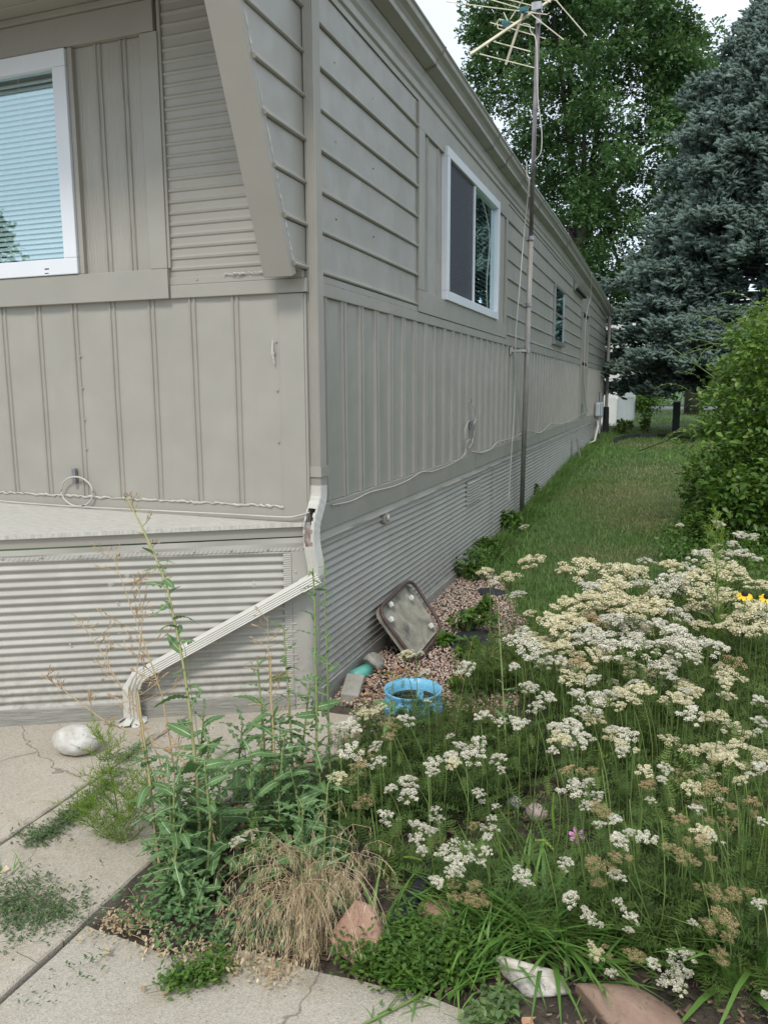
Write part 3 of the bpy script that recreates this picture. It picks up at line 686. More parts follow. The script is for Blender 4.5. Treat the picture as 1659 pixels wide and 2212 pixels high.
# clip on the front wall
mb = MB(); mb.tube([(-.18, -.012, 1.86), (-.178, -.022, 1.80), (-.172, -.014, 1.74)], [.003, .006, .004], 6); mb.box(-.187, -.17, -.02, -.004, 1.785, 1.80); mb.build('broken_clip', MT['caulk'], home)

# ------------------------------------------------------------------ downspout
dsp = thing('downspout', (.035, .055, -.13), 'pale greige rectangular downspout at the near corner with a torn elbow and long slanting extension', 'downspout'); DO = (.035, .055, -.13)
def flute(wx, wy, nf=5, dpt=.004):
    P = []
    for (x0, y0, x1, y1) in ((-wx, -wy, wx, -wy), (wx, -wy, wx, wy), (wx, wy, -wx, wy), (-wx, wy, -wx, -wy)):
        L = math.hypot(x1-x0, y1-y0); nx_, ny_ = (y1-y0)/L, -(x1-x0)/L
        for i in range(nf*2+1):
            f_ = .08+.84*i/(nf*2); d = -dpt if i % 2 else 0
            P.append((x0+(x1-x0)*f_+nx_*d, y0+(y1-y0)*f_+ny_*d))
    return P
FL = flute(.030, .042)
mb = MB(); mb.sweep(FL, [(.036, .058, 3.78), (.036, .058, 1.07)], (1, 0, 0)); mb.build('pipe', MT['trim'], dsp, org=DO)
mb = MB(); mb.sweep(FL, [(.036, .058, 3.80), (.05, .058, 3.83), (.11, .06, 3.86)], (1, 0, 0)); mb.build('outlet', MT['trim'], dsp, org=DO)
for z in (1.175,):
    part_ = MB(); part_.box(-.03, .070, .011, .014, z-.028, z+.028); part_.box(.070, .073, .011, .108, z-.028, z+.028); part_.build('strap', MT['trim'], dsp, org=DO, bev=.001)
pe = np.array([(.036, .058, 1.10), (.036, .056, 1.06), (.036, .052, 1.035), (.034, .038, 1.005), (.031, .015, .965), (.028, -.008, .925), (.028, -.022, .89), (.029, -.03, .85), (.032, -.034, .81), (.037, -.034, .77), (.044, -.03, .72), (.050, -.025, .67), (.052, -.022, .63)])
pd = []
for a_, b_ in zip(pe[:-1], pe[1:]): pd += [a_, (a_+b_)/2]
pd.append(pe[-1]); pd = np.array(pd)
scl = [1.05+.02*((i % 2)*2-1)*(4 < i < 14) for i in range(len(pd))]
nf = len(FL)
def hole(i, j):      # torn opening in the face that looks at the viewer
    edge = 1.5*math.sin(i*2.3)+1
    return 8 <= i <= 16 and 22.5+edge*.6 < j < 30.5+edge*.5
mb = MB(); mb.sweep(FL, pd, (1, 0, 0), cap=False, scale=scl, skip=hole); o = mb.build('elbow', MT['spout'], dsp, org=DO)
s_ = o.modifiers.new('thick', 'SOLIDIFY'); s_.thickness = .003
mb = MB(); mb.sweep(FL, pd[7:19], (1, 0, 0), cap=True, scale=[.9]*12, skip=lambda i, j: i < 5 and 21 < j < 33); mb.build('inner_pipe', plain('peeling_inner', (.30, .24, .21), .8, .5, 25, .6), dsp, org=DO)
e0 = np.array([.03, -.05, .60]); e1 = np.array([-.755, -.47, .135]); dv = (e1-e0)/np.linalg.norm(e1-e0)
FL2 = flute(.026, .040, 4)
mb = MB(); mb.sweep(FL2, [e0-dv*.03, e0+dv*.3, e0+dv*.6, e1], (0, 0, 1)); mb.build('extension_pipe', MT['spout'], dsp, org=DO)
mb = MB(); mb.sweep(FL2, [e0-dv*.045, e0+dv*.06], (0, 0, 1), scale=[1.13, 1.1]); 
mb.sweep(flute(.03, .04, 3), [(.051, -.022, .66), (.046, -.03, .62), (.03, -.045, .585), (.012, -.06, .575)], (1, 0, 0), scale=[.97, .95, .9, .8]); mb.build('lower_elbow', MT['spout'], dsp, org=DO)
pl = [e1-dv*.03, e1, e1+dv*.03+np.array([0, 0, -.006]), e1+dv*.05+np.array([0, 0, -.03]), e1+np.array([-.055, -.03, -.08]), e1+np.array([-.055, -.03, -.20]), e1+np.array([-.052, -.03, -.255])]
mb = MB(); mb.sweep(flute(.036, .033, 3), pl, (.9, -.45, .5), scale=[1, 1.03, 1.03, 1.0, .97, .98, 1.05]); o = mb.build('ground_elbow', MT['spout'], dsp, org=DO)
mb = MB()
for q in range(9):
    a_ = q*.7; c = e1+np.array([-.052, -.03, -.225]); mb.obox(c+np.array([.05*math.cos(a_), .05*math.sin(a_), -.02+.008*math.sin(q*3)]), np.array([math.cos(a_), math.sin(a_), -.5])*.024, np.array([-math.sin(a_), math.cos(a_), .2])*.02, (0, 0, .0015))
mb.build('torn_flange', MT['spout'], dsp, org=DO)
mb = MB(); c = e0+(e1-e0)*.70; n_ = np.cross(dv, (0, 0, 1)); mb.obox(c+np.array([.0, -.03, .028]), dv*.011, np.array([0, -.35, .94])*.008, np.array([0, -.9, -.3])*.004); mb.build('rust_hole', MT['black'], dsp, org=DO)
# rear downspout
rd = thing('rear_downspout', (.10, 19.45, .3), 'thin greige downspout with a black lower end at the far corner of the home', 'downspout')
mb = MB(); mb.tube([(0, 0, .75), (.0, 0, 3.3)], .045, 8); mb.build('pipe', MT['trim'], rd)
mb = MB(); mb.tube([(0, 0, -.02), (0, 0, .62), (0, 0, .8)], [.09, .085, .075], 10); mb.build('black_sleeve', MT['black'], rd)
# electric meter
em = thing('meter_box', (.05, 16.9, .9), 'pale grey meter boxes mounted low near the far end of the home', 'meter box')
mb = MB(); mb.box(0, .12, -.45, -.08, .02, .36); mb.build('box', MT['meter'], em, bev=.03)
mb = MB(); mb.box(0, .14, .0, .42, -.02, .38); mb.build('box', MT['meter'], em, bev=.04)
mb = MB(); mb.tube([(.08, 0, .4), (.08, 0, .62)], .035, 8); mb.tube([(.08, -.3, -.02), (.1, -.32, -.4), (.12, -.2, -.6)], .03, 8); mb.build('conduit', MT['clamp'], em)
hp = thing('pipe_loop', (.06, 15.6, .1), 'white bent pipe coming out of the skirting near the meter', 'pipe')
mb = MB(); mb.tube([(0, -.6, .25), (.12, -.5, .3), (.16, -.2, .62), (.12, .1, .75), (.05, .2, .5), (.05, .25, .05)], .024, 8); mb.build('pipe', MT['wire'], hp, smooth=True)
bd = thing('leaning_board', (.10, 12.0, .22), 'short pale board leaning on the skirting far along the wall', 'board')
mb = MB(); mb.obox((.05, 0, .18), (.012, 0, .0), (0, .10, 0), (-.05, 0, .24)); mb.build('board', MT['endgrain'], bd)
# cables
cab = thing('side_cable', (.03, 1, .95), 'painted cable sagging along the bottom band of the long side wall', 'cable')
def wire(pts, r, m_, parent, org, name='wire', sub=5, n=6):
    P = np.array(pts, float); Q = []
    for i in range(len(P)-1):
        p0 = P[max(i-1, 0)]; p1 = P[i]; p2 = P[i+1]; p3 = P[min(i+2, len(P)-1)]
        for j in range(sub):
            t_ = j/sub; Q.append(.5*((2*p1)+(-p0+p2)*t_+(2*p0-5*p1+4*p2-p3)*t_*t_+(-p0+3*p1-3*p2+p3)*t_**3))
    Q.append(P[-1]); mb_ = MB(); mb_.tube(Q, r, n); return mb_.build(name, m_, parent, smooth=True, org=org)
sp = [S(718, 1091, .035), S(760, 1082, .035), S(800, 1063, .035), S(845, 1052, .035), S(880, 1038, .035), S(910, 1020, .035), S(935, 1018, .035), S(975, 1002, .035), S(1000, 985, .035), S(1006, 970, .035), S(1004, 945, .035), S(1005, 925, .035), S(1013, 908, .035)]
wire(sp, .0045, MT['wire'], cab, (.03, 1, .95))
wire([S(1020, 975, .035), S(1040, 978, .035), S(1060, 970, .035), S(1075, 955, .035), S(1108, 946, .035), S(1140, 930, .035), S(1165, 935, .04), S(1190, 915, .04), S(1215, 915, .04), S(1245, 900, .04), S(1270, 890, .04)], .006, MT['wire'], cab, (.03, 1, .95))
wire([S(1022, 912, .035), S(1024, 935, .035), S(1018, 960, .035), S(1010, 968, .035), S(1008, 955, .035), S(1016, 950, .035), S(1020, 965, .03)], .0045, MT['wire'], cab, (.03, 1, .95))
wire([S(1013, 870, .02), S(1024, 880, .05), S(1028, 905, .05), S(1022, 918, .04), S(1024, 948, .04)], .005, MT['wire'], cab, (.03, 1, .95))
mb = MB(); c = S(1013, 868, .012); mb.tube([c, c+np.array([.02, 0, 0])], .02, 8); c = S(1016, 918, .012); mb.box(c[0], c[0]+.03, c[1]-.05, c[1]+.05, c[2]-.04, c[2]+.04); mb.build('splitter', MT['clamp'], cab, org=(.03, 1, .95))
fc = thing('front_cable', (-1.5, -.03, 1.0), 'painted cable with one round coil along the front wall above the ledge', 'cable')
pts = [F(0, 1082, -.03), F(100, 1090, -.03), F(200, 1096, -.03), F(300, 1101, -.03), F(400, 1106, -.03), F(500, 1111, -.03), F(610, 1117, -.03), F(640, 1115, -.03), F(668, 1107, -.035)]
wire(pts, .0048, MT['wire'], fc, (-1.5, -.03, 1.0))
cc_ = F(167, 1062, -.03); cp = [cc_+np.array([.115*math.cos(a_), 0, .088*math.sin(a_)+.0]) for a_ in np.linspace(-1.3, 5.2, 22)]
wire(cp, .0055, MT['wire'], fc, (-1.5, -.03, 1.0), sub=2)
mb = MB(); c = F(164, 1028, -.012); mb.box(c[0]-.012, c[0]+.012, -.03, -.006, c[2]-.045, c[2]+.045); mb.build('clip', MT['clamp'], fc, org=(-1.5, -.03, 1.0), bev=.003)

# ------------------------------------------------------------------ antenna and mast
mtop = S(1163, 12, .33); mbase = np.array([.07, 6.12, 0.0])
AO = tuple(mbase); an = thing('television_antenna', mbase, 'tall television antenna mast with a yellowed many-armed aerial beside the home', 'antenna')
mid = mbase+(mtop-mbase)*.60
mb = MB(); mb.tube([mbase-np.array([0, 0, .05]), mid], .030, 12); mb.build('lower_mast', plain('dull_pole', (.27, .255, .23), .45, .2, 6, .1), an, org=AO, smooth=True)
mb = MB(); mb.tube([mid-(mtop-mbase)*.02, mtop], .023, 12); mb.build('upper_mast', MT['mast'], an, org=AO, smooth=True)
for f_ in (.375, .60, .47, .38):
    c = mbase+(mtop-mbase)*f_; mb = MB(); mb.tube([c-np.array([0, 0, .02]), c+np.array([0, 0, .02])], .037, 10); mb.box(c[0]-.06, c[0]-.03, c[1]-.02, c[1]+.03, c[2]-.018, c[2]+.018); mb.build('clamp', MT['clamp'], an, org=AO)
c = mbase+(mtop-mbase)*.375; mb = MB(); mb.box(.01, c[0], c[1]-.16, c[1]-.02, c[2]-.012, c[2]+.012); mb.box(.008, .016, c[1]-.24, c[1]-.1, c[2]-.04, c[2]+.04); mb.build('wall_bracket', MT['wire'], an, org=AO)
def A_(x, y, dy=0): return F(918.2+x*.24214, y*.24214, mtop[1]+dy)
booms = [((1250, -90), (400, 485), .35, -.35), ((870, 120), (720, 575), .0, .2)]
for (p0, p1, d0, d1) in booms:
    mb = MB(); a_ = A_(*p0, d0); b_ = A_(*p1, d1); d = (b_-a_)/np.linalg.norm(b_-a_); s1 = np.cross(d, (0, 1, 0)); s1 /= np.linalg.norm(s1); mb.obox((a_+b_)/2, (b_-a_)/2, s1*.011, np.cross(d, s1)*.011); mb.build('boom', MT['gold'], an, org=AO)
els = [((190, 15), (1090, 130)), ((580, -5), (870, 80)), ((720, -10), (1010, 65)), ((580, 200), (1075, 345)), ((660, 170), (975, 250)), ((610, 370), (940, 460)), ((485, 480), (975, 605)), ((1165, 0), (1440, 320)), ((950, 130), (1235, 355)), ((700, 110), (735, 185)), ((870, 0), (820, 80)), ((760, 170), (810, 90)), ((640, 200), (660, 170)), ((640, 200), (650, 255)), ((650, 255), (760, 275)), ((375, 455), (440, 465)), ((540, 380), (560, 420)), ((870, -60), (1120, 20)), ((1000, -70), (1180, 10))]
for (p0, p1) in els:
    mb = MB(); dd = random.uniform(-.1, .1); mb.tube([A_(*p0, dd), A_(*p1, dd+random.uniform(-.05, .05))], .0052, 6); mb.build('element', MT['gold'], an, org=AO)
for x, y in ((880, 95), (722, 208)):
    mb = MB(); c = A_(x, y, .0); mb.box(c[0]-.04, c[0]+.04, c[1]-.04, c[1]+.04, c[2]-.022, c[2]+.022); mb.build('insulator', MT['teal'], an, org=AO, bev=.006)
mb = MB(); c = A_(995, 60, 0); mb.box(c[0]-.05, c[0]+.05, c[1]-.03, c[1]+.03, c[2]-.035, c[2]+.035); mb.build('boom_clamp', MT['clamp'], an, org=AO); mb = MB(); c = A_(1012, 195, 0); mb.tube([c-np.array([0, 0, .02]), c+np.array([0, 0, .02])], .03, 10); mb.build('mast_strap', MT['clamp'], an, org=AO)
wire([A_(870, 210), A_(930, 225), A_(940, 280), A_(985, 350), A_(1000, 600), A_(1005, 880), A_(1025, 1050), A_(1040, 1200), A_(1030, 1360), A_(970, 1440)], .005, MT['wire'], an, AO, 'twin_lead')
wire([A_(905, 1440), A_(905, 1560), A_(925, 1640), S(1132, 500, .2), S(1122, 620, .19), S(1113, 740, .15), S(1112, 850, .12), S(1103, 1000, .09), S(1098, 1090, .08)], .006, MT['wire'], an, AO, 'twin_lead')
wire([S(1277, 590, .2), S(1275, 640, .15), S(1264, 700, .1), S(1262, 850, .1), S(1268, 890, .08)], .008, MT['wire'], cab, (.03, 1, .95))

#VEG
# ================================================================== FAR BACKGROUND
nb = thing('neighbour_home', (-2, 26, .3), 'white trailer home with white skirting beyond the far corner, half hidden by spruce boughs', 'mobile home')
c1 = G(1330, 917, .3); c2 = G(1364, 907, .3); c0 = c1+(c1-c2)*np.array([0, 0, 0])+np.array([-7, -.6, 0])
def wallq(a_, b_, z0, z1, name, m_, n=0):
    a_ = np.array(a_)[:2]; b_ = np.array(b_)[:2]; d = (b_-a_); L = np.linalg.norm(d); d = d/L; nn = np.array([d[1], -d[0]]); mb_ = MB()
    c = (a_+b_)/2-nn*.05; mb_.obox((c[0], c[1], (z0+z1)/2), (d[0]*L/2, d[1]*L/2, 0), (nn[0]*.05, nn[1]*.05, 0), (0, 0, (z1-z0)/2)); return mb_.build(name, m_, nb, org=(-2, 26, .3))
wallq(c0, c1, .25, 1.25, 'skirting', MT['white']); wallq(c1, c2+(c2-c1)*.3, .25, 1.25, 'skirting', MT['white'])
e1_, e2_ = c1+np.array([.02, .4, 0]), c2+np.array([.1, .3, 0])
wallq(c0+np.array([0, .4, 0]), e1_, 1.25, 4.1, 'wall', MT['white']); wallq(e1_, e2_, 1.25, 4.1, 'wall', MT['white'])
wallq(c0+np.array([0, -.2, 0]), e2_+np.array([.1, 0, 0]), 4.1, 4.55, 'roof_edge', MT['vinyl'])
for i in range(8):
    a_ = c0+(c1-c0)*(i+.5)/8; wallq(a_+np.array([0, -.05, 0]), a_+np.array([.05, -.05, 0]), .25, 1.24, 'skirting_batten', MT['white'])
gp = G(1458, 938, .3); gp_ = thing('green_post', gp, 'dark green square post standing in the far mulch bed before the road', 'post')
mb = MB(); mb.box(-.10, .10, -.10, .10, -.1, .92); mb.build('post', plain('green_black_wood', (.05, .065, .055), .8, .2), gp_, bev=.01); mb = MB(); mb.box(-.115, .115, -.115, .115, .92, .95); mb.build('cap', MT['aluminium'], gp_)
# curved plastic edging round the far bed
mb = MB(); pts = [G(u, v, .3) for u, v in ((1325, 957), (1345, 950), (1380, 946), (1420, 946), (1460, 950), (1500, 955))]
V = [];
for p_ in pts: V += [(p_[0], p_[1], .22), (p_[0], p_[1], .42), (p_[0], p_[1]+.05, .42), (p_[0], p_[1]+.05, .22)]
mb.add(V, [(i*4+j, (i+1)*4+j, (i+1)*4+(j+1) % 4, i*4+(j+1) % 4) for i in range(len(pts)-1) for j in range(4)]); tag(mb.build('garden_edging', MT['black']), 'black plastic edging curving round the far mulch bed', 'edging')
mb = MB(); V = [(0, 0, 0)]
bc = G(1420, 925, .31); ring = [(bc[0]+3.2*math.cos(a_)*(1+.1*math.sin(3*a_)), bc[1]+1.6*math.sin(a_), .313) for a_ in np.linspace(0, 2*PI, 28)[:-1]]
mb.add([tuple(bc[:2])+(.33,)]+ring, [(0, 1+i, 1+(i+1) % 27) for i in range(27)]); tag(mb.build('mulch_bed', plain('brown_mulch', (.06, .045, .035), .95, .5, 20, .9, .03)), kind='structure')

def blob_leaves(acc, cen, rad, n, tp, size, shell=.55, upb=.3, tintb=.45, seed=0, mi=0, fwd=None):
    r = np.random.default_rng(seed); d = r.normal(size=(n, 3)); d /= np.linalg.norm(d, axis=1)[:, None]
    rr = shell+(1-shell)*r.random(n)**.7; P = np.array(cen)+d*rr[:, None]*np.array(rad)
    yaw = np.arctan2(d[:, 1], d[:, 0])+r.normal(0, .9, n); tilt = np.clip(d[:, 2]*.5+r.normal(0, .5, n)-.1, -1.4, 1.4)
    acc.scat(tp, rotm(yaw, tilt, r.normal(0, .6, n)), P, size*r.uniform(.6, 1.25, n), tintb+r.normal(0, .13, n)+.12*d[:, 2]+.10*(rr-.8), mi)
def tree(name, base, h_trunk, r_trunk, clumps, tp, size, lm, bark, label, limbs=14, n_per=80, seed=1, cat='tree'):
    root = thing(name, base, label, cat); r = random.Random(seed); tr = MB(); base = np.array(base, float)
    pts = [(r.uniform(-.1, .1)*i, r.uniform(-.1, .1)*i, h_trunk*i/6) for i in range(7)]
    tr.tube(pts, [r_trunk*(1.25-.13*i) for i in range(7)], 10)
    for i in range(limbs):
        c = clumps[r.randrange(len(clumps))][0]-base; s_ = h_trunk*r.uniform(.35, 1)
        p0 = np.array([0, 0, s_]); p2 = c; p1 = (p0+p2)/2+np.array([0, 0, .8]); tr.tube([p0, p1*.6+p0*.4, p1, p2], [r_trunk*.45, r_trunk*.3, r_trunk*.2, r_trunk*.06], 6)
    tr.build('trunk', bark, root, smooth=True)
    a = Acc()
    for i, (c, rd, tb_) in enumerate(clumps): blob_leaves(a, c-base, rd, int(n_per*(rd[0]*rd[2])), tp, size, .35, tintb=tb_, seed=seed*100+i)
    link('crown', a.mesh('crown', lm), root); return root
# big oak beyond the home; outline points measured on the photograph, filled with clumps in depth
def inpoly(x, y, P):
    c = False; j = len(P)-1
    for i in range(len(P)):
        if (P[i][1] > y) != (P[j][1] > y) and x < (P[j][0]-P[i][0])*(y-P[i][1])/(P[j][1]-P[i][1])+P[i][0]: c = not c
        j = i
    return c
OY = 34.0
def at_y(u, v, y): return onpl(u, v, (0, 1, 0), y)
oc = at_y(1285, 150, OY); oakbase = np.array([oc[0]-.3, OY, .3])
OAKP = [(1040, -60), (1025, 40), (1010, 100), (1000, 140), (1035, 210), (1060, 300), (1110, 360), (1140, 450), (1180, 540), (1280, 690), (1400, 690), (1500, 640), (1540, 440), (1560, 330), (1570, 250), (1560, 190), (1500, 120), (1475, 50), (1480, -60), (1440, -260), (1300, -380), (1140, -300)]
rr_ = random.Random(5); cl_ = []
HOLES = [(1370, 345, 20), (1395, 415, 16), (1350, 410, 14), (1225, 170, 10), (1385, 210, 14), (1225, 60, 12), (1420, 330, 12), (1160, 340, 9), (1398, 235, 9), (1300, 275, 8)]
tries = 0
while len(cl_) < 660 and tries < 8000:
    tries += 1; u, v = rr_.uniform(980, 1580), rr_.uniform(-260, 690)
    if not inpoly(u, v, OAKP) or any((u-a_)**2+(v-b_)**2 < (c_+9)**2 for a_, b_, c_ in HOLES): continue
    edge = min(1, min(math.hypot(u-p_[0], v-p_[1]) for p_ in OAKP)/150)
    dy = rr_.uniform(-1, 1)*4.5*edge; q = at_y(u, v, OY+dy); s_ = rr_.uniform(.45, .95)
    cl_.append((q, (s_*1.15, s_*1.1, s_*.75), .40+rr_.uniform(-.13, .2)-(.06 if dy > 0 else 0)))
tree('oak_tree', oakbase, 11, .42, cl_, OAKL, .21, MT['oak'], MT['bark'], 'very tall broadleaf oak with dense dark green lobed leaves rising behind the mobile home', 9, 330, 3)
# second oak limb group lower right of the first, a separate smaller tree
cl2 = []
for u, v in [(1510+rr_.uniform(-60, 50), 120+rr_.uniform(-55, 90)) for _ in range(34)]: q = at_y(u, v, 38+rr_.uniform(-1.5, 1.5)); s_ = rr_.uniform(.4, .8); cl2.append((q, (s_*1.1, s_, s_*.8), .5))
for _ in range(50): q = at_y(rr_.uniform(1450, 1680), rr_.uniform(160, 600), 39+rr_.uniform(-1, 1)); s_ = rr_.uniform(.6, 1.1); cl2.append((q, (s_, s_, s_*.8), .38))
q = at_y(1520, 400, 38.6); tree('broadleaf_tree', (q[0], 38.6, .3), 11, .3, cl2, OAKL, .235, MT['oak'], MT['bark'], 'smaller leafy tree showing its top between the oak and the blue spruce', 8, 170, 4)

# blue spruce
def shoot_t():      # a needle-clad shoot: slim core with stiff needles standing off it
    V = []; T = []; c = []
    for (y, r_) in ((0, .13), (.6, .20)):
        for i in range(3): a_ = i*PI*2/3; V.append((r_*math.cos(a_), y, r_*math.sin(a_))); c.append(-.16+.16*y)
    V.append((0, 1.02, 0)); c.append(.06)
    for i in range(3): j = (i+1) % 3; T += [(i, j, 3+j), (i, 3+j, 3+i), (3+i, 3+j, 6)]
    for i in range(5):
        a_ = i*2.4; y = .04+.85*i/5; b_ = len(V); L = .38; s_ = .07; ux, uz = math.cos(a_), math.sin(a_)
        V += [(-uz*s_+ux*.05, y, ux*s_+uz*.05), (uz*s_+ux*.05, y, -ux*s_+uz*.05), (ux*L, y+.22, uz*L)]; T.append((b_, b_+1, b_+2)); c += [-.08, -.08, .16]
    return tpl(V, T, c)
SHOOT = shoot_t()
def spruce(base, H, Rb, nwh, label, seed=3, zlow=1.2, keep=None, droop=.35):
    root = thing('blue_spruce', base, label, 'tree'); r = random.Random(seed); base = np.array(base, float)
    tr = MB(); tr.tube([(0, 0, 0), (0, 0, H*.5), (0, 0, H)], [.30, .16, .03], 10)
    P = []; Yw = []; Tl = []; S_ = []; C_ = []; br = Acc()
    for wi in range(nwh):
        nb_ = r.randint(8, 10)
        for bi in range(nb_):
            z0 = zlow+(H-zlow)*(min(.995, (wi+r.uniform(-.5, .9))/nwh if wi else r.uniform(0, .8)/nwh))**.95; R_ = Rb*(1-(z0-zlow)/(H-zlow))**.80*r.uniform(.80, 1.08)+.22
            az = bi*2*PI/nb_+wi*.7+r.uniform(-.35, .35); L = R_*r.uniform(.88, 1.08)
            dirx, diry = math.cos(az), math.sin(az)
            up_ = .60*(z0/H)-.12
            def bp(t_): return np.array([dirx*L*t_, diry*L*t_, z0+L*(up_*t_-droop*t_*t_+.22*t_**3)])
            br.tube([bp(t_) for t_ in (0, .3, .6, 1)], [.05, .04, .025, .01], .3, 4)
            if keep and not keep(base+bp(.9)): continue
            m_ = int(6+L*3.4)
            for i in range(m_):
                t_ = .34+.66*(i+.5)/m_; pb = bp(t_); sl_ = (1-t_)*L*.38+.34
                for sg in (-1, 1):
                    ta = az+sg*r.uniform(.55, 1.15); n2 = max(3, int(sl_/.11)); up2 = r.uniform(-.30, .18)
                    for j in range(n2):
                        f_ = (j+1)/n2; q = pb+np.array([math.cos(ta)*sl_*f_, math.sin(ta)*sl_*f_, up2*sl_*f_-.16*sl_*f_*f_])
                        for s2 in ((-1, 1) if j % 2 else (0, r.choice((-1, 1)))):
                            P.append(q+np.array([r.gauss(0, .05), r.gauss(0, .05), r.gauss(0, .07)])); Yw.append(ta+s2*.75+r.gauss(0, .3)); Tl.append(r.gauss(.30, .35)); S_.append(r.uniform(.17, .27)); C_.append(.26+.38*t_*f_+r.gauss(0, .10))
    br.mesh('x', MT['bark']); link('limbs', br.mesh('limbs', MT['darkbark']), root)
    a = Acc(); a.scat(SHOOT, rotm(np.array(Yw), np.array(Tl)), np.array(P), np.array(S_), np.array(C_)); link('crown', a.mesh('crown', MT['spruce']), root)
    tr.build('trunk', MT['darkbark'], root, smooth=True)
    print('spruce shoots', len(P)); return root, base
sq = onpl(1655, 860, (0, 1, 0), 22.0); sb_ = (sq[0], 22.0, .3); HS = 12.2
def keep_(p): 
    d = p-np.array(sb_); toc = CAMP-np.array(sb_)
    return (d[0]*toc[0]+d[1]*toc[1])/math.hypot(toc[0], toc[1]) > .1 and d[0] < 1.9
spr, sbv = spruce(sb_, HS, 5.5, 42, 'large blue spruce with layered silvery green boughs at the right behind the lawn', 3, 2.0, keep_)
cn = MB()
for i in range(26):
    a_ = random.uniform(2.6, 5.2); z = random.uniform(9.0, 11.6); r_ = (HS-z)*.42+.15; c = np.array([math.cos(a_)*r_, math.sin(a_)*r_, z]); cn.tube([c, c+np.array([0, 0, -.06]), c+np.array([.01, 0, -.15])], [.015, .035, .012], 6)
tag(cn.build('cone', MT['cone'], spr, smooth=True), kind='stuff')
# a conifer and a broadleaf tree behind the viewer: they show in the front window glass
a = Acc()
cl3 = []
for i in range(120):
    z = rr_.uniform(.6, 6.7); q_ = (1-z/7.0)*3.2; a_ = rr_.uniform(0, 6.28); cl3.append((np.array([-17+q_*math.cos(a_)*rr_.random()**.5, -14.5+q_*math.sin(a_)*rr_.random()**.5, z]), (.55, .55, .45), .5))
tree('garden_tree', (-17, -14.5, -.16), 5.5, .2, cl3, OAKL, .2, MT['oak'], MT['bark'], 'green tree behind the viewer, mirrored in the front window glass', 6, 150, 9)

for i, (dx_, w_, h_) in enumerate([(-6, 4, 3.2), (0, 3.4, 2.6), (4.5, 4, 3.4), (10, 5, 4.5), (17, 5, 4), (-14, 5, 4.5)]):
    lb_ = ['far green tree behind the road, left of the gap under the spruce', 'low far tree seen straight under the spruce boughs', 'far tree behind the green post beyond the road', 'tall far tree right of the post, mostly behind the spruce', 'far tree hidden at the right behind the vine shrub', 'far tree hidden at the left behind the white home'][i]
    cs_ = [(np.array([dx_+rr_.gauss(0, w_*.4), 62+rr_.gauss(0, .8), .4+rr_.uniform(.2, h_)]), (1.1, 1, .9), .35) for _ in range(26)]
    tree('far_tree', (dx_, 62, .3), h_*.6, .15, cs_, OAKL, .42, MT['oak'], MT['bark'], lb_, 3, 55, 40+i)
# shrub by the white skirting and small shrubs in the far bed
def shrub(name, loc, rad, n, size, label, m_='vine', tb_=.35, seed=0, cat='shrub', grp=None, stems=5):
    root = thing(name, loc, label, cat, grp); a = Acc(); r = random.Random(seed)
    for i in range(max(3, n//60)):
        c = np.array([r.gauss(0, .45)*rad[0], r.gauss(0, .4)*rad[1], rad[2]*(1+r.uniform(-.55, .75))]); blob_leaves(a, c, np.array(rad)*.45, 60, LEAF, size, .3, tintb=tb_+r.uniform(-.08, .1), seed=seed*50+i)
    link('foliage', a.mesh('foliage', MT[m_]), root); st = Acc()
    for i in range(stems): st.tube([(0, 0, 0), (r.gauss(0, .2)*rad[0], r.gauss(0, .2)*rad[1], rad[2]), (r.gauss(0, .4)*rad[0], r.gauss(0, .4)*rad[1], rad[2]*1.6)], [.02, .015, .006], .3)
    link('stem', st.mesh('stem', MT['stem']), root); return root
shrub('shrub', G(1388, 905, .3), (.7, .6, .55), 1500, .13, 'rounded green shrub at the end of the white skirting', seed=4)
for i, (u, v, l_) in enumerate([(1338, 940, 'leftmost of the small dark shrubs in the far mulch bed'), (1350, 938, 'second small dark shrub in the far mulch bed'), (1389, 935, 'bushiest small dark shrub in the middle of the far mulch bed')]):
    shrub('small_shrub', G(u, v, .3), (.22, .2, .2), 200, .11, l_, 'yleaf', .5, 20+i)

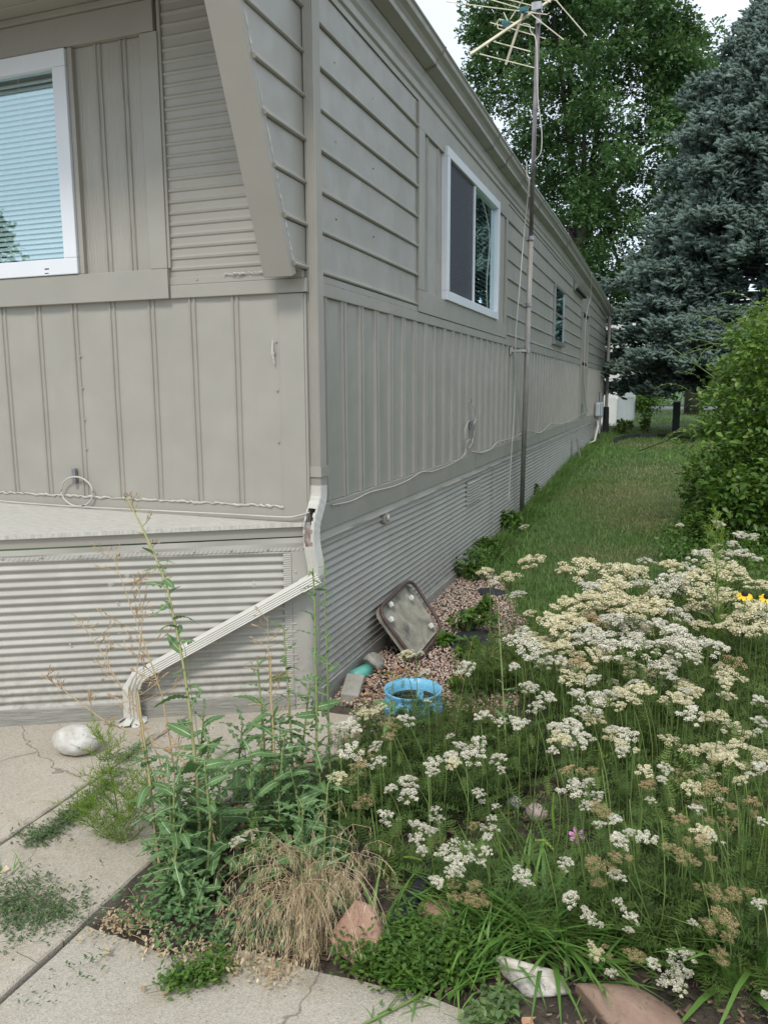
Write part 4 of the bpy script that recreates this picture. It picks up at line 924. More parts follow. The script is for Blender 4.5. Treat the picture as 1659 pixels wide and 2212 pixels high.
# ================================================================== LAWN
def patch(x, y, cx, cy, rx, ry): return np.exp(-(((x-cx)/rx)**2+((y-cy)/ry)**2))
DRY = [(G(1400, 1085, 0), 1.15, 2.0), (G(1370, 1130, -.05), .8, .9), (G(1375, 1212, -.12), .85, .45), (G(1300, 1245, -.12), .5, .3), (G(1420, 1030, .1), .9, 1.2), (G(1450, 965, .25), 1.6, 1.0)]
def dryness(x, y):
    d = np.zeros_like(x)
    for c, rx, ry in DRY: d = np.maximum(d, patch(x, y, c[0], c[1], rx, ry))
    return np.clip(d*.62*(.45+.9*fbm(x, y, 2.2, 5)), 0, 1)
def grassmesh(n, xr, yr, hl, wl, seed, dens=None, tp=blade_t(.07, .35, 2), base=.62):
    r = np.random.default_rng(seed); x = r.uniform(*xr, n); y = yr[0]+(yr[1]-yr[0])*r.random(n)**(1.5 if dens else 1)
    keep = np.ones(n, bool)
    edge = np.minimum(1.02, .30+.38*(3.2-y))+.10*fbm(x, y, 2, 9)
    keep &= (x > .035) & ((y > 3.2) | (x > edge))
    x, y = x[keep], y[keep]; n = len(x); z = np.interp(y, GY, GZ)-.01
    dr = dryness(x, y); wall = np.exp(-x/.35)
    h = r.uniform(*hl, n)*(1-.5*dr)*(1+.9*wall*r.random(n))*(.7+.6*fbm(x, y, 1.4, 2))
    tint = base+.22*(fbm(x, y, 1.1, 4)-.5)*2*.6+r.normal(0, .12, n)-dr*(.62+.1*r.random(n))-(r.random(n) < .05)*.35-(1-np.clip(dr*4, 0, 1))*0
    yaw = r.uniform(0, 2*PI, n); tilt = np.clip(r.normal(1.05, .32, n), .15, 1.5)
    Mx = rotm(yaw, tilt); sc = np.stack([h*wl*r.uniform(.9, 1.6, n), h, h], 1)
    a = Acc(); a.scat(tp, Mx, np.stack([x, y, z], 1), sc, tint); return a
a = grassmesh(160000, (0, 4.4), (.6, 9.5), (.035, .085), .95, 1, True); tag(link('lawn_grass', a.mesh('lawn_grass', MT['grass'])), 'mown green lawn grass with dry tan patches beside the long wall', 'grass', kind='stuff')
a = grassmesh(60000, (-.0, 6.5), (9, 24), (.05, .10), 1.6, 2); tag(link('lawn_grass', a.mesh('lawn_grass', MT['grass'])), 'far part of the lawn grass towards the end of the home', 'grass', kind='stuff')
r = np.random.default_rng(5); n = 26000; x = r.uniform(-8, 14, n); y = r.uniform(20, 47, n); a = Acc()
a.scat(blade_t(.1, .3, 2), rotm(r.uniform(0, 6.28, n), r.uniform(.7, 1.4, n)), np.stack([x, y, np.full(n, .29)], 1), r.uniform(.1, .2, n), .48+.25*(fbm(x, y, .35, 3)-.5)+r.normal(0, .1, n)); tag(link('lawn_grass', a.mesh('lawn_grass', MT['grass'])), 'thin grass verge between the far bed and the road', 'grass', kind='stuff')
# taller weedy grass hugging the skirting
r = np.random.default_rng(6); n = 9000; y = r.uniform(3.2, 19, n); x = .02+np.abs(r.normal(0, .11, n)); a = Acc()
a.scat(blade_t(.045, .5, 3), rotm(r.uniform(-1.2, 1.6, n), r.uniform(.6, 1.4, n)), np.stack([x, y, np.interp(y, GY, GZ)-.01], 1), r.uniform(.07, .24, n)*(.5+fbm(x, y, 1.5, 8)), .55+r.normal(0, .12, n)); tag(link('wall_grass', a.mesh('wall_grass', MT['grass'])), 'longer uncut grass along the foot of the skirting', 'grass', kind='stuff')

# ================================================================== VINE SHRUB ON THE RIGHT
vb = np.array([3.55, 6.9, .03]); vine = thing('vine_shrub', vb, 'tall mass of bright green vine leaves at the right edge of the lawn', 'shrub')
a = Acc(); r = random.Random(11); st = Acc()
VP = [(1570, 1180), (1515, 1100), (1505, 1010), (1515, 930), (1535, 860), (1560, 800), (1600, 745), (1640, 700), (1680, 665), (1760, 620), (1950, 600), (2100, 700), (2100, 1250), (1600, 1290)]
cnt = 0
while cnt < 330:
    u, v = r.uniform(1430, 2050), r.uniform(600, 1290)
    if not inpoly(u, v, VP) or (u > 1720 and r.random() < .6): continue
    vv = (v-640)/600; y = r.uniform(5.4, 7.6)-(1.6*max(0, vv-.3)); c = at_y(u, v, y); c = c-vb
    s_ = r.uniform(.13, .30); nn = int(80*(s_/.2)**1.5); bright = .46+.28*max(0, 1-vv*1.5)+r.uniform(-.1, .12)
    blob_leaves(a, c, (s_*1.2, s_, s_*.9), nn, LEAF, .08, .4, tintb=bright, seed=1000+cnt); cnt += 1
for i in range(26):    # whippy runners that leave the mass
    u0, v0 = r.choice([(1560, 760), (1510, 850), (1490, 930), (1620, 690), (1475, 1010), (1500, 1060), (1640, 670), (1580, 720)]); p = at_y(u0+r.uniform(-20, 20), v0+r.uniform(-20, 20), 6.1)-vb; d = np.array([-r.uniform(.4, 1), r.uniform(-.4, .3), r.uniform(-.1, .8)]); pts = [p]
    for j in range(9): d = d+np.array([r.gauss(0, .15), r.gauss(0, .1), -.14]); d /= np.linalg.norm(d); pts.append(pts[-1]+d*.055)
    st.tube(pts, np.linspace(.004, .0015, 10), .5, 4)
    P = np.array(pts[1:]); n = len(P); a.scat(LEAF, rotm(np.array([r.uniform(0, 6.28) for _ in P]), np.array([r.uniform(-.4, .5) for _ in P])), P, .045, .72); a.scat(LEAF, rotm(np.array([r.uniform(0, 6.28) for _ in P]), np.array([r.uniform(-.6, .5) for _ in P])), P, .04, .65)
for i in range(40): st.tube([np.array([r.gauss(0, .5), r.gauss(-.2, .5), 0]), np.array([r.gauss(0, .7), r.gauss(-.3, .6), .8]), np.array([r.gauss(-.1, .8), r.gauss(-.3, .6), r.uniform(1.2, 2.1)])], [.015, .01, .004], .3, 4)
link('foliage', a.mesh('foliage', MT['vine']), vine); link('stem', st.mesh('stem', MT['stem']), vine)
# low weedy growth between vine and yarrow
a = Acc(); r = random.Random(13); cnt = 0
WP = [(1440, 1140), (1500, 1080), (1700, 1080), (1900, 1200), (1800, 1420), (1560, 1400), (1480, 1250), (1440, 1210), (1400, 1200)]
while cnt < 190:
    u, v = r.uniform(1390, 1850), r.uniform(1080, 1420)
    if not inpoly(u, v, WP): continue
    p = GG(u, v, r.uniform(.02, .28)); s_ = r.uniform(.07, .16); blob_leaves(a, p, (s_*1.3, s_*1.2, s_), 60, LEAF, .042, .3, tintb=.36+r.uniform(-.12, .15), seed=3000+cnt); cnt += 1
tag(link('weed_thicket', a.mesh('weed_thicket', MT['vine'])), 'low tangle of dark green weeds below the vine shrub', 'weeds', kind='stuff')
# weeds at the wall foot
for i, (u, v, s_, n, l_) in enumerate([(1105, 1150, .16, 380, 'broad-leaved weed against the antenna mast foot'), (1160, 1075, .13, 200, 'bushy weed at the skirting just beyond the mast'), (1010, 1255, .17, 500, 'clump of lobed weeds where the gravel meets the lawn'), (1050, 1215, .14, 300, 'low weeds by the wall between gravel and mast'), (1008, 1370, .12, 260, 'dark weed tuft growing through the black fabric'), (1020, 1430, .10, 200, 'small pale weed on the edge of the torn fabric'), (985, 1500, .07, 150, 'thin weed in the gravel just right of the blue pot'), (1035, 1330, .08, 180, 'weed tuft where gravel meets lawn beside the small black fabric'), (960, 1395, .05, 90, 'tiny weed in the open gravel right of the framed board')]):
    p = GG(u, v); shrub('wall_weed', p, (s_, s_, s_*.8), n, .065 if i < 2 else .05, l_, 'vine', .38, 60+i, 'weed', 'weeds along the wall')

# ================================================================== GRAVEL AND MULCH
def pebble_t(seed):
    r = np.random.default_rng(seed); V = []; 
    for z, rr, k_ in ((-.5, .5, 5), (.25, .8, 5)):
        for i in range(k_): a_ = i*2*PI/k_+z; V.append((rr*math.cos(a_)*r.uniform(.7, 1.2), rr*math.sin(a_)*r.uniform(.7, 1.2), z*.7))
    V.append((0, 0, .55)); T = []
    for i in range(5): T += [(i, (i+1) % 5, 5+(i+1) % 5), (i, 5+(i+1) % 5, 5+i), (5+i, 5+(i+1) % 5, 10)]
    return tpl(V, T)
r = np.random.default_rng(8); n = 18000; x = r.uniform(.02, 1.3, n); y = r.uniform(-.25, 3.4, n)
kp = (x < np.minimum(.98, .30+.38*(3.2-y))+.14*fbm(x, y, 4)) & ((y > .15) | (x > .2)) & ((y < 3.1) | (x < .5)); x, y = x[kp], y[kp]; n = len(x); a = Acc()
a.scat(pebble_t(1), rotm(r.uniform(0, 6.28, n), r.normal(0, .5, n), r.normal(0, .5, n)), np.stack([x, y, np.interp(y, GY, GZ)+.004+.012*r.random(n)], 1), r.uniform(.007, .0145, n), r.beta(2, 2, n)); tag(link('gravel', a.mesh('gravel', MT['pebble'])), 'pinkish crushed gravel spread along the base of the wall', 'gravel', kind='stuff')
CHIP = tpl([(-.5, 0, 0), (.5, 0, 0), (.4, 3, .2), (-.3, 3.1, 0), (0, 1.5, .45)], [(0, 1, 4), (1, 2, 4), (2, 3, 4), (3, 0, 4)])
n = 16000; x = r.uniform(.1, 3.2, n); y = r.uniform(-1.78, 2.6, n); kp = (x > .1+.35*np.clip(y+1.0, 0, 1)) & ((y < .1) | (x > .95)); x, y = x[kp], y[kp]; n = len(x); a = Acc()
a.scat(CHIP, rotm(r.uniform(0, 6.28, n), r.normal(0, .25, n), r.normal(0, .6, n)), np.stack([x, y, np.full(n, -.16)+.02*r.random(n)], 1), r.uniform(.004, .011, n), r.beta(1.6, 2.4, n)); tag(link('mulch', a.mesh('mulch', MT['mulch'])), 'dark bark mulch chips under the flowers', 'mulch', kind='stuff')
# leaf litter
r2 = random.Random(3)
def dryleaf_mesh(seed):
    q = random.Random(seed); V = [(0, 0, 0)]; n_ = 9
    for i in range(n_): a_ = i*2*PI/n_; rr = q.uniform(.5, 1)*(1 if i % 2 else .6); V.append((rr*math.cos(a_), rr*math.sin(a_)*.6, q.uniform(-.05, .35)))
    T = [(0, 1+i, 1+(i+1) % n_) for i in range(n_)]; return tpl(V, T, [0]+[q.uniform(-.1, .1) for _ in range(n_)])
a = Acc()
for i in range(5):
    n = 60; P = []
    for _ in range(n):
        if r2.random() < .55: P.append((r2.uniform(.12, .5), r2.uniform(.15, .75), -.14+r2.uniform(0, .02)))
        else: P.append((r2.uniform(.1, 2.5), r2.uniform(-1.8, -.2), -.135+r2.uniform(0, .01)))
    a.scat(dryleaf_mesh(i), rotm(np.random.default_rng(i).uniform(0, 6, n), np.random.default_rng(i+9).normal(0, .3, n)), np.array(P), np.random.default_rng(i).uniform(.015, .035, n), np.random.default_rng(i+4).uniform(0, .8, n), 0)
tag(link('leaf_litter', a.mesh('leaf_litter', leafm('litter_leaf', [(.20, .09, .045), (.33, .2, .11), (.46, .3, .17), (.36, .08, .07)], 0, .8))), 'curled brown and reddish dead leaves scattered on the ground', 'leaf litter', kind='stuff')
# crumbs on the concrete
a = Acc(); rr = np.random.default_rng(4); n = 240; x = rr.uniform(-1.6, 1.8, n); y = rr.uniform(-2.25, -.6, n); kp = (x < .05) | (y < -1.9); x, y = x[kp], y[kp]
a.scat(pebble_t(3), rotm(rr.uniform(0, 6, len(x)), rr.normal(0, .3, len(x))), np.stack([x, y, np.where(x > .05, -.139, -.127)+0*x], 1), rr.uniform(.0015, .0042, len(x)), rr.uniform(0, .5, len(x))); tag(link('crumbs', a.mesh('crumbs', MT['mulch'])), 'dark crumbs of soil and seed on the concrete', 'debris', kind='stuff')
for i, (u, v, s_, ti, l_) in enumerate([(232, 2056, .035, .5, 'curled dead orange leaf lying on the crack at the lower left'), (310, 2136, .02, .1, 'small brown leaf fragment on the lower concrete'), (358, 2145, .02, .2, 'narrow brown bark flake on the lower concrete'), (12, 1880, .03, .7, 'dried pod half in the left slab joint')]):
    a = Acc(); p = G(u, v, -.125); a.scat(dryleaf_mesh(20+i), rotm(np.array([.6+i]), np.array([.1])), np.array([[0, 0, 0.]]), np.array([s_]), ti); o = link('dead_leaf', a.mesh('dead_leaf', MT['dry']), None, tuple(p)); tag(o, l_, 'leaf')

# ================================================================== ROCKS
def rock(name, c, dims, rz, m_, label, seed, cat='rock', cuts=5, rough=.08, flat=None, tilt=0, sub=4, smooth=True):
    bm = bmesh.new(); bmesh.ops.create_icosphere(bm, subdivisions=sub, radius=1); q = np.random.default_rng(seed)
    nrm = q.normal(size=(cuts, 3)); nrm /= np.linalg.norm(nrm, axis=1)[:, None] if cuts else 1; dd = q.uniform(.48, .78, cuts) if cuts < 7 else q.uniform(.36, .62, cuts)
    for v in bm.verts:
        p = np.array(v.co)
        for i in range(cuts):
            t_ = p@nrm[i]
            if t_ > dd[i]: p = p-nrm[i]*(t_-dd[i])*.93
        f_ = 1+rough*(fbm(p[0]*2+seed, p[1]*2+p[2]*2.3, 1.6, seed)-.5)*2+rough*.3*(vnoise(p[0]*9+p[2]*7, p[1]*9, 1, seed)-.5); p = p*f_*np.array(dims)
        v.co = p
    me = bpy.data.meshes.new(name); bm.to_mesh(me); bm.free(); me.materials.append(m_); me.polygons.foreach_set('use_smooth', [smooth]*len(me.polygons))
    o = link(name, me, None, tuple(c)); o.rotation_euler = (tilt, 0, rz); return tag(o, label, cat)
def rockm(name, c, c2, sc=6, bs=.8):
    m, t, p = mat(name); a_ = ramp(t, noise(t, sc, 8, .65, None, .4), c, c2, .32, .68)
    sp = ramp(t, noise(t, 60, 3), (0,)*3, (.5,)*3, .6, .7); a_ = mixc(t, sp, a_, k(c, .6)); t.links.new(a_, p.inputs['Base Color']); p.inputs['Roughness'].default_value = .85
    n1 = bump(t, p, noise(t, 9, 8, .7), bs, .02); bump(t, p, noise(t, 90, 4), .4, .003, n1); return m
rk_w = rockm('pale_granite', (.40, .36, .29), (.70, .68, .64), 7, .5); rk_p = rockm('pink_sandstone', (.32, .17, .12), (.50, .31, .23), 5); rk_q = rockm('white_quartz', (.46, .38, .28), (.80, .77, .73), 8); rk_b = rockm('brown_sandstone', (.22, .135, .095), (.36, .25, .185), 5, .5); rk_g = rockm('old_concrete_chunk', (.24, .22, .18), (.42, .39, .33), 7)
p = G(157, 1605, -.07); rock('boulder', (p[0]+.01, p[1]+.02, -.06), (.118, .082, .072), .25, rk_w, 'smooth white oval boulder on the concrete beside the downspout end', 3, cuts=0, rough=.085)
p = G(752, 2040, -.08); rock('pink_boulder', (p[0]+.0, p[1]+.05, -.11), (.105, .10, .125), .4, rk_p, 'blocky pink sandstone boulder behind the tan dried grass', 5, cuts=9)
p = G(928, 2015, -.13); rock('pink_boulder', (p[0], p[1]+.07, -.13), (.15, .12, .10), -.2, rk_p, 'second pink sandstone rock, mostly hidden by small green weeds', 8, cuts=7)
p = G(1152, 2120, -.12); rock('quartz_rock', (p[0], p[1]+.03, -.135), (.165, .075, .06), -.08, rk_q, 'long white and yellow quartz rock edging the bed', 12, cuts=13, rough=.12)
p = G(1345, 2175, -.12); rock('brown_rock', (p[0]+.0, p[1]-.0, -.14), (.185, .10, .060), -.28, rk_b, 'large flat brown sandstone at the bottom edge of the bed', 17, cuts=5, rough=.05)
p = G(1160, 1755, -.13); rock('pale_rock', p, (.05, .04, .04), .3, rockm('pale_pink_rock', (.4, .3, .27), (.62, .52, .47)), 'small pale pink rock in the shade under the yarrow', 23, cuts=5)
p = G(1110, 1735, -.13); rock('pale_rock', p, (.035, .03, .03), .1, rk_w, 'smaller whitish rock under the yarrow stems', 24, cuts=5)
p = S(795, 1440, .07); rock('concrete_chunk', (.085, p[1]+.03, -.10), (.075, .13, .10), .2, rk_g, 'rough grey concrete chunk propping the leaning panel', 31, cuts=7)
p = S(846, 1400, .06); rock('concrete_chunk', (.10, p[1]+.1, -.11), (.07, .12, .07), -.3, rk_g, 'dark chunk in the shadow behind the leaning panel', 33, cuts=6)
mb = MB(); mb.obox((0, 0, 0), (.052, .012, 0), (-.03, .12, 0), (0, 0, .048)); o = mb.build('concrete_block', rk_g, None, bev=.008); o.location = (.115, .30, -.135); o.rotation_euler = (.1, .12, 0); tag(o, 'pale broken concrete block wedged beside the house corner', 'block')
mb = MB(); mb.tube([(-.02, -.1, 0), (.02, .1, 0)], [.045, .04], 12); o = mb.build('green_pipe', plain('sea_green_plastic', (.13, .42, .34), .4, .1), None, smooth=True); o.location = (.075, .56, -.12); tag(o, 'short sea-green plastic piece under the skirting near the corner', 'pipe')
mb = MB(); mb.obox((0, 0, 0), (.10, .05, 0), (-.05, .11, 0), (0, 0, .025)); p = G(990, 1572, -.14); o = mb.build('red_paver', rockm('red_brick', (.30, .12, .09), (.42, .20, .15), 9), None, bev=.006); o.location = (p[0], p[1], -.145); tag(o, 'worn red brick paver in front of the blue pot', 'paver')
mb = MB(); mb.obox((0, 0, 0), (.06, .04, 0), (-.05, .09, 0), (0, 0, .02)); p = G(1030, 1545, -.14); o = mb.build('red_paver', rockm('red_brick2', (.33, .15, .12), (.45, .24, .18), 9), None, bev=.006); o.location = (p[0]+.05, p[1], -.15); tag(o, 'second red paver, further right and half buried', 'paver')
# crumpled black fabric
for i, (u, v, rx, ry, l_) in enumerate([(1020, 1440-60, .16, .30, 'large crumpled patch of torn black weed fabric on the gravel'), (1062, 1283, .14, .12, 'small patch of black weed fabric at the lawn edge'), (1010, 1325, .10, .08, 'scrap of black fabric near the gravel edge')]):
    p = G(u, v, -.13); q = np.random.default_rng(40+i); gx = np.linspace(-1, 1, 15); X_, Y_ = np.meshgrid(gx, gx, indexing='ij'); e_ = .75+.4*fbm(X_+3*i, Y_, 2, i); Rr = np.hypot(X_, Y_)
    V = np.stack([X_*rx*e_, Y_*ry*e_, .012+.045*fbm(X_, Y_, 3.2, 5+i)*(1-Rr*.5)-.03*(Rr > 1)], -1).reshape(-1, 3); I_ = np.arange(225).reshape(15, 15)
    T_ = np.concatenate([np.stack([I_[:-1, :-1], I_[1:, :-1], I_[1:, 1:]], -1).reshape(-1, 3), np.stack([I_[:-1, :-1], I_[1:, 1:], I_[:-1, 1:]], -1).reshape(-1, 3)])
    cc_ = V[T_].mean(1); T_ = T_[np.hypot(cc_[:, 0]/rx, cc_[:, 1]/ry) < .95]; o = link('weed_fabric', npmesh('weed_fabric', V, T_, np.full(225, .5), MT['fabric']), None, (p[0], p[1], gz(p[1]))); tag(o, l_, 'fabric')
# upright strip of black edging in front
mb = MB(); p0 = G(868, 2000, -.15)
for i in range(7):
    t_ = i/6; c = G(875-4*i*0-(868-905)*0, 2000-22*i, -.15+.04); mb.box(c[0]-.030, c[0]+.032, c[1], c[1]+.045, -.17, -.07+.01*math.sin(i*2)) if False else None
c = G(885, 1990, -.15); mb = MB(); mb.obox((0, .07, .04), (.028, .006, .01), (.02, .16, .02), (0, 0, .035)); mb.obox((.0, -.10, .02), (.03, 0, 0), (.0, .05, 0), (0, 0, .03)); o = mb.build('plastic_edging', MT['fabric'], None, bev=.01); o.location = c; tag(o, 'ribbed black plastic edging strip showing between feathery weeds in front', 'edging')

# ================================================================== LEANING PANEL AND BLUE POT
cA, cB, cC, cD = S(880, 1252, .03), G(953, 1366, -.13), G(890, 1440, -.15), S(806, 1320, .03)
# solve a real rectangle: bottom edge on the gravel, top corner touching the skirting
pc = (cB+cC)/2; ex = (cB-cC); ex[2] = cB[2]-cC[2]
cB = G(951, 1362, -.10); cC = G(891, 1436, -.15); cA = S(881, 1254, .05); cD = S(808, 1322, .04)
LO = (cA+cB+cC+cD)/4; pn = thing('framed_board', LO, 'weathered grey square board with a rusty brown tube frame leaning on the skirting', 'board')
mb = MB(); Q = [cC, cB, cA, cD]; cen = sum(Q)/4; nrm = np.cross(cB-cC, cD-cC); nrm /= np.linalg.norm(nrm)
if nrm@(CAMP-cen) < 0: nrm = -nrm
def rrect(Q, shr, rad=.16, k_=5):
    out = []
    for i in range(4):
        p = cen+(Q[i]-cen)*shr; a_ = cen+(Q[i-1]-cen)*shr; b_ = cen+(Q[(i+1) % 4]-cen)*shr
        p1, p2 = p+(a_-p)*rad, p+(b_-p)*rad
        for j in range(k_+1): t_ = j/k_; out.append((1-t_)**2*p1+2*t_*(1-t_)*p+t_*t_*p2)
    return out
rim = rrect(Q, .93); n = len(rim); rs_ = [p+nrm*.004 for p in rim]; bk = [p-nrm*.012-np.array([0, 0, 0]) for p in rrect(Q, .99)]
mb.add([p-nrm*.012 for p in rrect(Q, .88)]+rs_+bk, [tuple(range(n))]+[(i, (i+1) % n, n+(i+1) % n, n+i) for i in range(n)]+[(n+i, n+(i+1) % n, 2*n+(i+1) % n, 2*n+i) for i in range(n)]+[tuple(2*n+i for i in range(n))[::-1]])
m, t, p = mat('mildewed_board'); a_ = ramp(t, noise(t, 7, 7, .65, None, .5), (.17, .16, .125), (.36, .335, .27), .34, .62, [(.5, (.28, .26, .20))]); sp = ramp(t, noise(t, 3.2, 4), (0,)*3, (.85,)*3, .56, .66); a_ = mixc(t, sp, a_, (.035, .033, .03)); t.links.new(a_, p.inputs['Base Color']); p.inputs['Roughness'].default_value = .8; bump(t, p, noise(t, 40, 5), .3, .003)
mb.build('board', m, pn, org=LO)
tb_ = [p+nrm*.030 for p in rrect(Q, 1.0, .2, 5)]; mb = MB(); mb.tube(tb_+[tb_[0], tb_[1]], .0125, 10); mb.build('tube_frame', plain('rusty_brown_tube', (.085, .05, .042), .5, .35, 20, .2), pn, smooth=True, org=LO)
for (s_, t_) in ((.33, .97), (.12, .78), (.86, .80), (.84, .17)):
    mb = MB(); p_ = cC+(cB-cC)*s_+(cD-cC)*t_*.97; p_ = cen+(p_-cen)*.93+nrm*.02; ax_ = (cB-cC)/np.linalg.norm(cB-cC); ay_ = np.cross(nrm, ax_); mb.obox(p_, ax_*.011, ay_*.017, nrm*.012); mb.tube([p_+ax_*.012, p_+ax_*.03], .009, 8); mb.build('white_clip', MT['white'], pn, org=LO, bev=.003)
pc = (G(892, 1487, -.0)+0); pw = np.array([pc[0], pc[1], -.155]); pot = thing('blue_pot', pw, 'round sky-blue bottomless pot ring sitting on the gravel', 'pot')
scale_ = np.linalg.norm(F(951, 1487, pc[1])-F(832, 1487, pc[1]))/2
R0 = scale_; prof = [(R0*.86, 0), (R0*.97, .015), (R0*1.04, .05), (R0*1.02, .085), (R0*.93, .108), (R0*.90, .118), (R0*.96, .135), (R0*1.0, .15), (R0*.985, .157), (R0*.93, .152), (R0*.86, .12), (R0*.85, .06), (R0*.82, .0)]
V = []; n = 48
for (r_, z) in prof:
    for i in range(n): a_ = i*2*PI/n; V.append((r_*math.cos(a_), r_*math.sin(a_), z))
mb = MB(); mb.add(V, [(j*n+i, j*n+(i+1) % n, (j+1)*n+(i+1) % n, (j+1)*n+i) for j in range(len(prof)-1) for i in range(n)])
m, t, p = mat('speckled_blue_glaze'); a_ = ramp(t, noise(t, 5, 4), (.13, .40, .60), (.20, .50, .68)); sp = ramp(t, noise(t, 110, 2), (0,)*3, (.55,)*3, .55, .66); a_ = mixc(t, sp, a_, (.35, .66, .82)); t.links.new(a_, p.inputs['Base Color']); p.inputs['Roughness'].default_value = .4
mb.build('body', m, pot, smooth=True)
mb = MB()
for z, r_ in ((.085, .835), (.062, .80), (.04, .79)): mb.tube([(R0*r_*math.cos(a_), R0*r_*math.sin(a_), z) for a_ in np.linspace(0, 2*PI, 37)], .010, 6)
mb.build('black_liner', MT['black'], pot, smooth=True)
mb = MB(); mb.add([(R0*.84*math.cos(a_), R0*.84*math.sin(a_), .03) for a_ in np.linspace(0, 2*PI, 25)[:-1]], [tuple(range(24))]); mb.build('soil', MT['mulch'], pot)

# ================================================================== YARROW
def umbel(seed, kind):
    """flat-topped head: branching stalks carrying rounded groups of tiny florets"""
    r = random.Random(seed); a = Acc(); fl = []
    ng = r.randint(13, 19); el = r.uniform(.65, 1.0); grp = [(0, 0)]
    for i in range(ng-1): a_ = i*2.4+r.gauss(0, .25); q = .98*math.sqrt((i+1)/ng)*r.uniform(.8, 1.1); grp.append((q*math.cos(a_), q*math.sin(a_)*el))
    for gx, gy in grp:
        if r.random() < .10: continue
        hz = -.34*(gx*gx+gy*gy)+r.uniform(-.10, .10); a.tube([(0, 0, -1.0), (gx*.45, gy*.45, -.6), (gx, gy, hz-.1)], [.035, .025, .02], .45, 3, 1)
        m_ = r.randint(13, 20); gs = r.uniform(.19, .27)
        for j in range(m_):
            a_ = j*2.4; q = gs*math.sqrt((j+.3)/m_); fl.append((gx+q*math.cos(a_), gy+q*math.sin(a_), hz+.10-1.9*q*q+r.uniform(-.02, .02)))
    P = np.array(fl); n = len(P); q = np.random.default_rng(seed)
    FLO = tpl([(0, 0, .10)]+[(.62*math.cos(i*PI/3), .62*math.sin(i*PI/3), .0+(.25 if i % 2 else -.1)) for i in range(6)]+[(0, 0, -.9)], [(0, 1+i, 1+(i+1) % 6) for i in range(6)]+[(7, 1+(i+1) % 6, 1+i) for i in (0, 2, 4)], [-.25]+[.08]*6+[-.4])  # darker tint at floret centre and underside paints in the shading
    BUD = tpl([(0, 0, .55), (.42, 0, .1), (0, .42, .1), (-.42, 0, .1), (0, -.42, .1), (0, 0, -.7)], [(0, 1, 2), (0, 2, 3), (0, 3, 4), (0, 4, 1), (5, 2, 1), (5, 3, 2), (5, 4, 3), (5, 1, 4)], [.2, 0, 0, 0, 0, -.3])
    Mx = rotm(q.uniform(0, 6.28, n), q.normal(0, .3, n), q.normal(0, .3, n))
    a.scat(FLO if kind != 2 else BUD, Mx, P, q.uniform(.062, .100, n)*(1.0 if kind != 2 else .95), .55+q.normal(0, .26, n), 0)
    return a
HEAD = {}
for kn, (kind, mname) in {'w': (0, 'fwhite'), 'c': (1, 'fcream'), 't': (2, 'ftan')}.items():
    HEAD[kn] = [umbel(100*kind+i, kind).mesh('flower_head', [MT[mname], MT['stem']]) for i in range(10)]
def stem_mesh(seed):
    r = random.Random(seed); a = Acc(); bx_, by_ = r.gauss(0, .03), r.gauss(0, .03)
    pts = [(bx_*math.sin(PI*t_), by_*math.sin(PI*t_), t_) for t_ in np.linspace(0, 1, 6)]; a.tube(pts, np.linspace(.0028, .0018, 6), .22+r.uniform(-.1, .45), 5)
    return a.mesh('stem', MT['stem'])
def yleaf_mesh(seed):
    q = np.random.default_rng(seed); a = Acc(); n = 9; z = np.linspace(.12, .9, n); yaw = np.arange(n)*2.4
    a.scat(FEATH, rotm(yaw, q.uniform(.3, .9, n)), np.stack([np.zeros(n), np.zeros(n), z], 1), (.15*(1.15-z)+.03)[:, None]*np.array([[1.2, 1, 1]]), .5+q.normal(0, .15, n)); return a.mesh('leaves', MT['yleaf'])
STEM = [stem_mesh(i) for i in range(5)]; YLV = [yleaf_mesh(i) for i in range(5)]
ynames = {'w': 'white', 'c': 'cream', 't': 'tan fading'}
def yarrow(u, v, wpx, kn, zone, h, r, ox=0.0):
    while h > .12 and GG(u, v, h)[1] < -1.60: h -= .02
    top = GG(u, v, h); base = np.array([top[0]+r.uniform(-.06, .06), max(top[1]+r.uniform(-.04, .10), -1.36+r.uniform(-.05, .08)), 0]); base[2] = gz(base[1])-.01; H_ = top[2]-base[2]
    d = (top-CAMP)@fw; rad = wpx*d/FPX*.5*(1.28 if v < 1400 else 1.1)
    grp = '%s yarrow heads %s' % (ynames[kn], zone)
    root = thing('yarrow_plant', base, 'yarrow', 'flower', grp); YL.append((root, u, v, wpx, kn))
    s_ = link('stem', r.choice(STEM), root); s_.scale = (1, 1, H_-rad*.8)
    # lean the stem from the base to the head
    off = top-base; s_.rotation_euler = (0, 0, 0); Mx = Matrix.Identity(4); L = H_-rad*.8
    Mx[0][2] = off[0]; Mx[1][2] = off[1]; Mx[2][2] = L; s_.matrix_local = Mx
    h_ = link('flower_head', r.choice(HEAD[kn]), root, (off[0], off[1], H_)); h_.rotation_euler = (0, 0, 0); h_.matrix_local = Matrix.Translation(tuple(map(float, (off[0], off[1], H_)))) @ Matrix.Rotation(.20+r.gauss(0, .13), 4, 'X') @ Matrix.Rotation(r.gauss(0, .14), 4, 'Y') @ Matrix.Rotation(r.uniform(0, 6.28), 4, 'Z') @ Matrix.Scale(rad, 4)
    if r.random() < .75: l_ = link('leaves', r.choice(YLV), root); l_.scale = (1, 1, L); Mz = Matrix.Identity(4); Mz[0][2] = off[0]; Mz[1][2] = off[1]; Mz[2][2] = L; l_.matrix_local = Mz
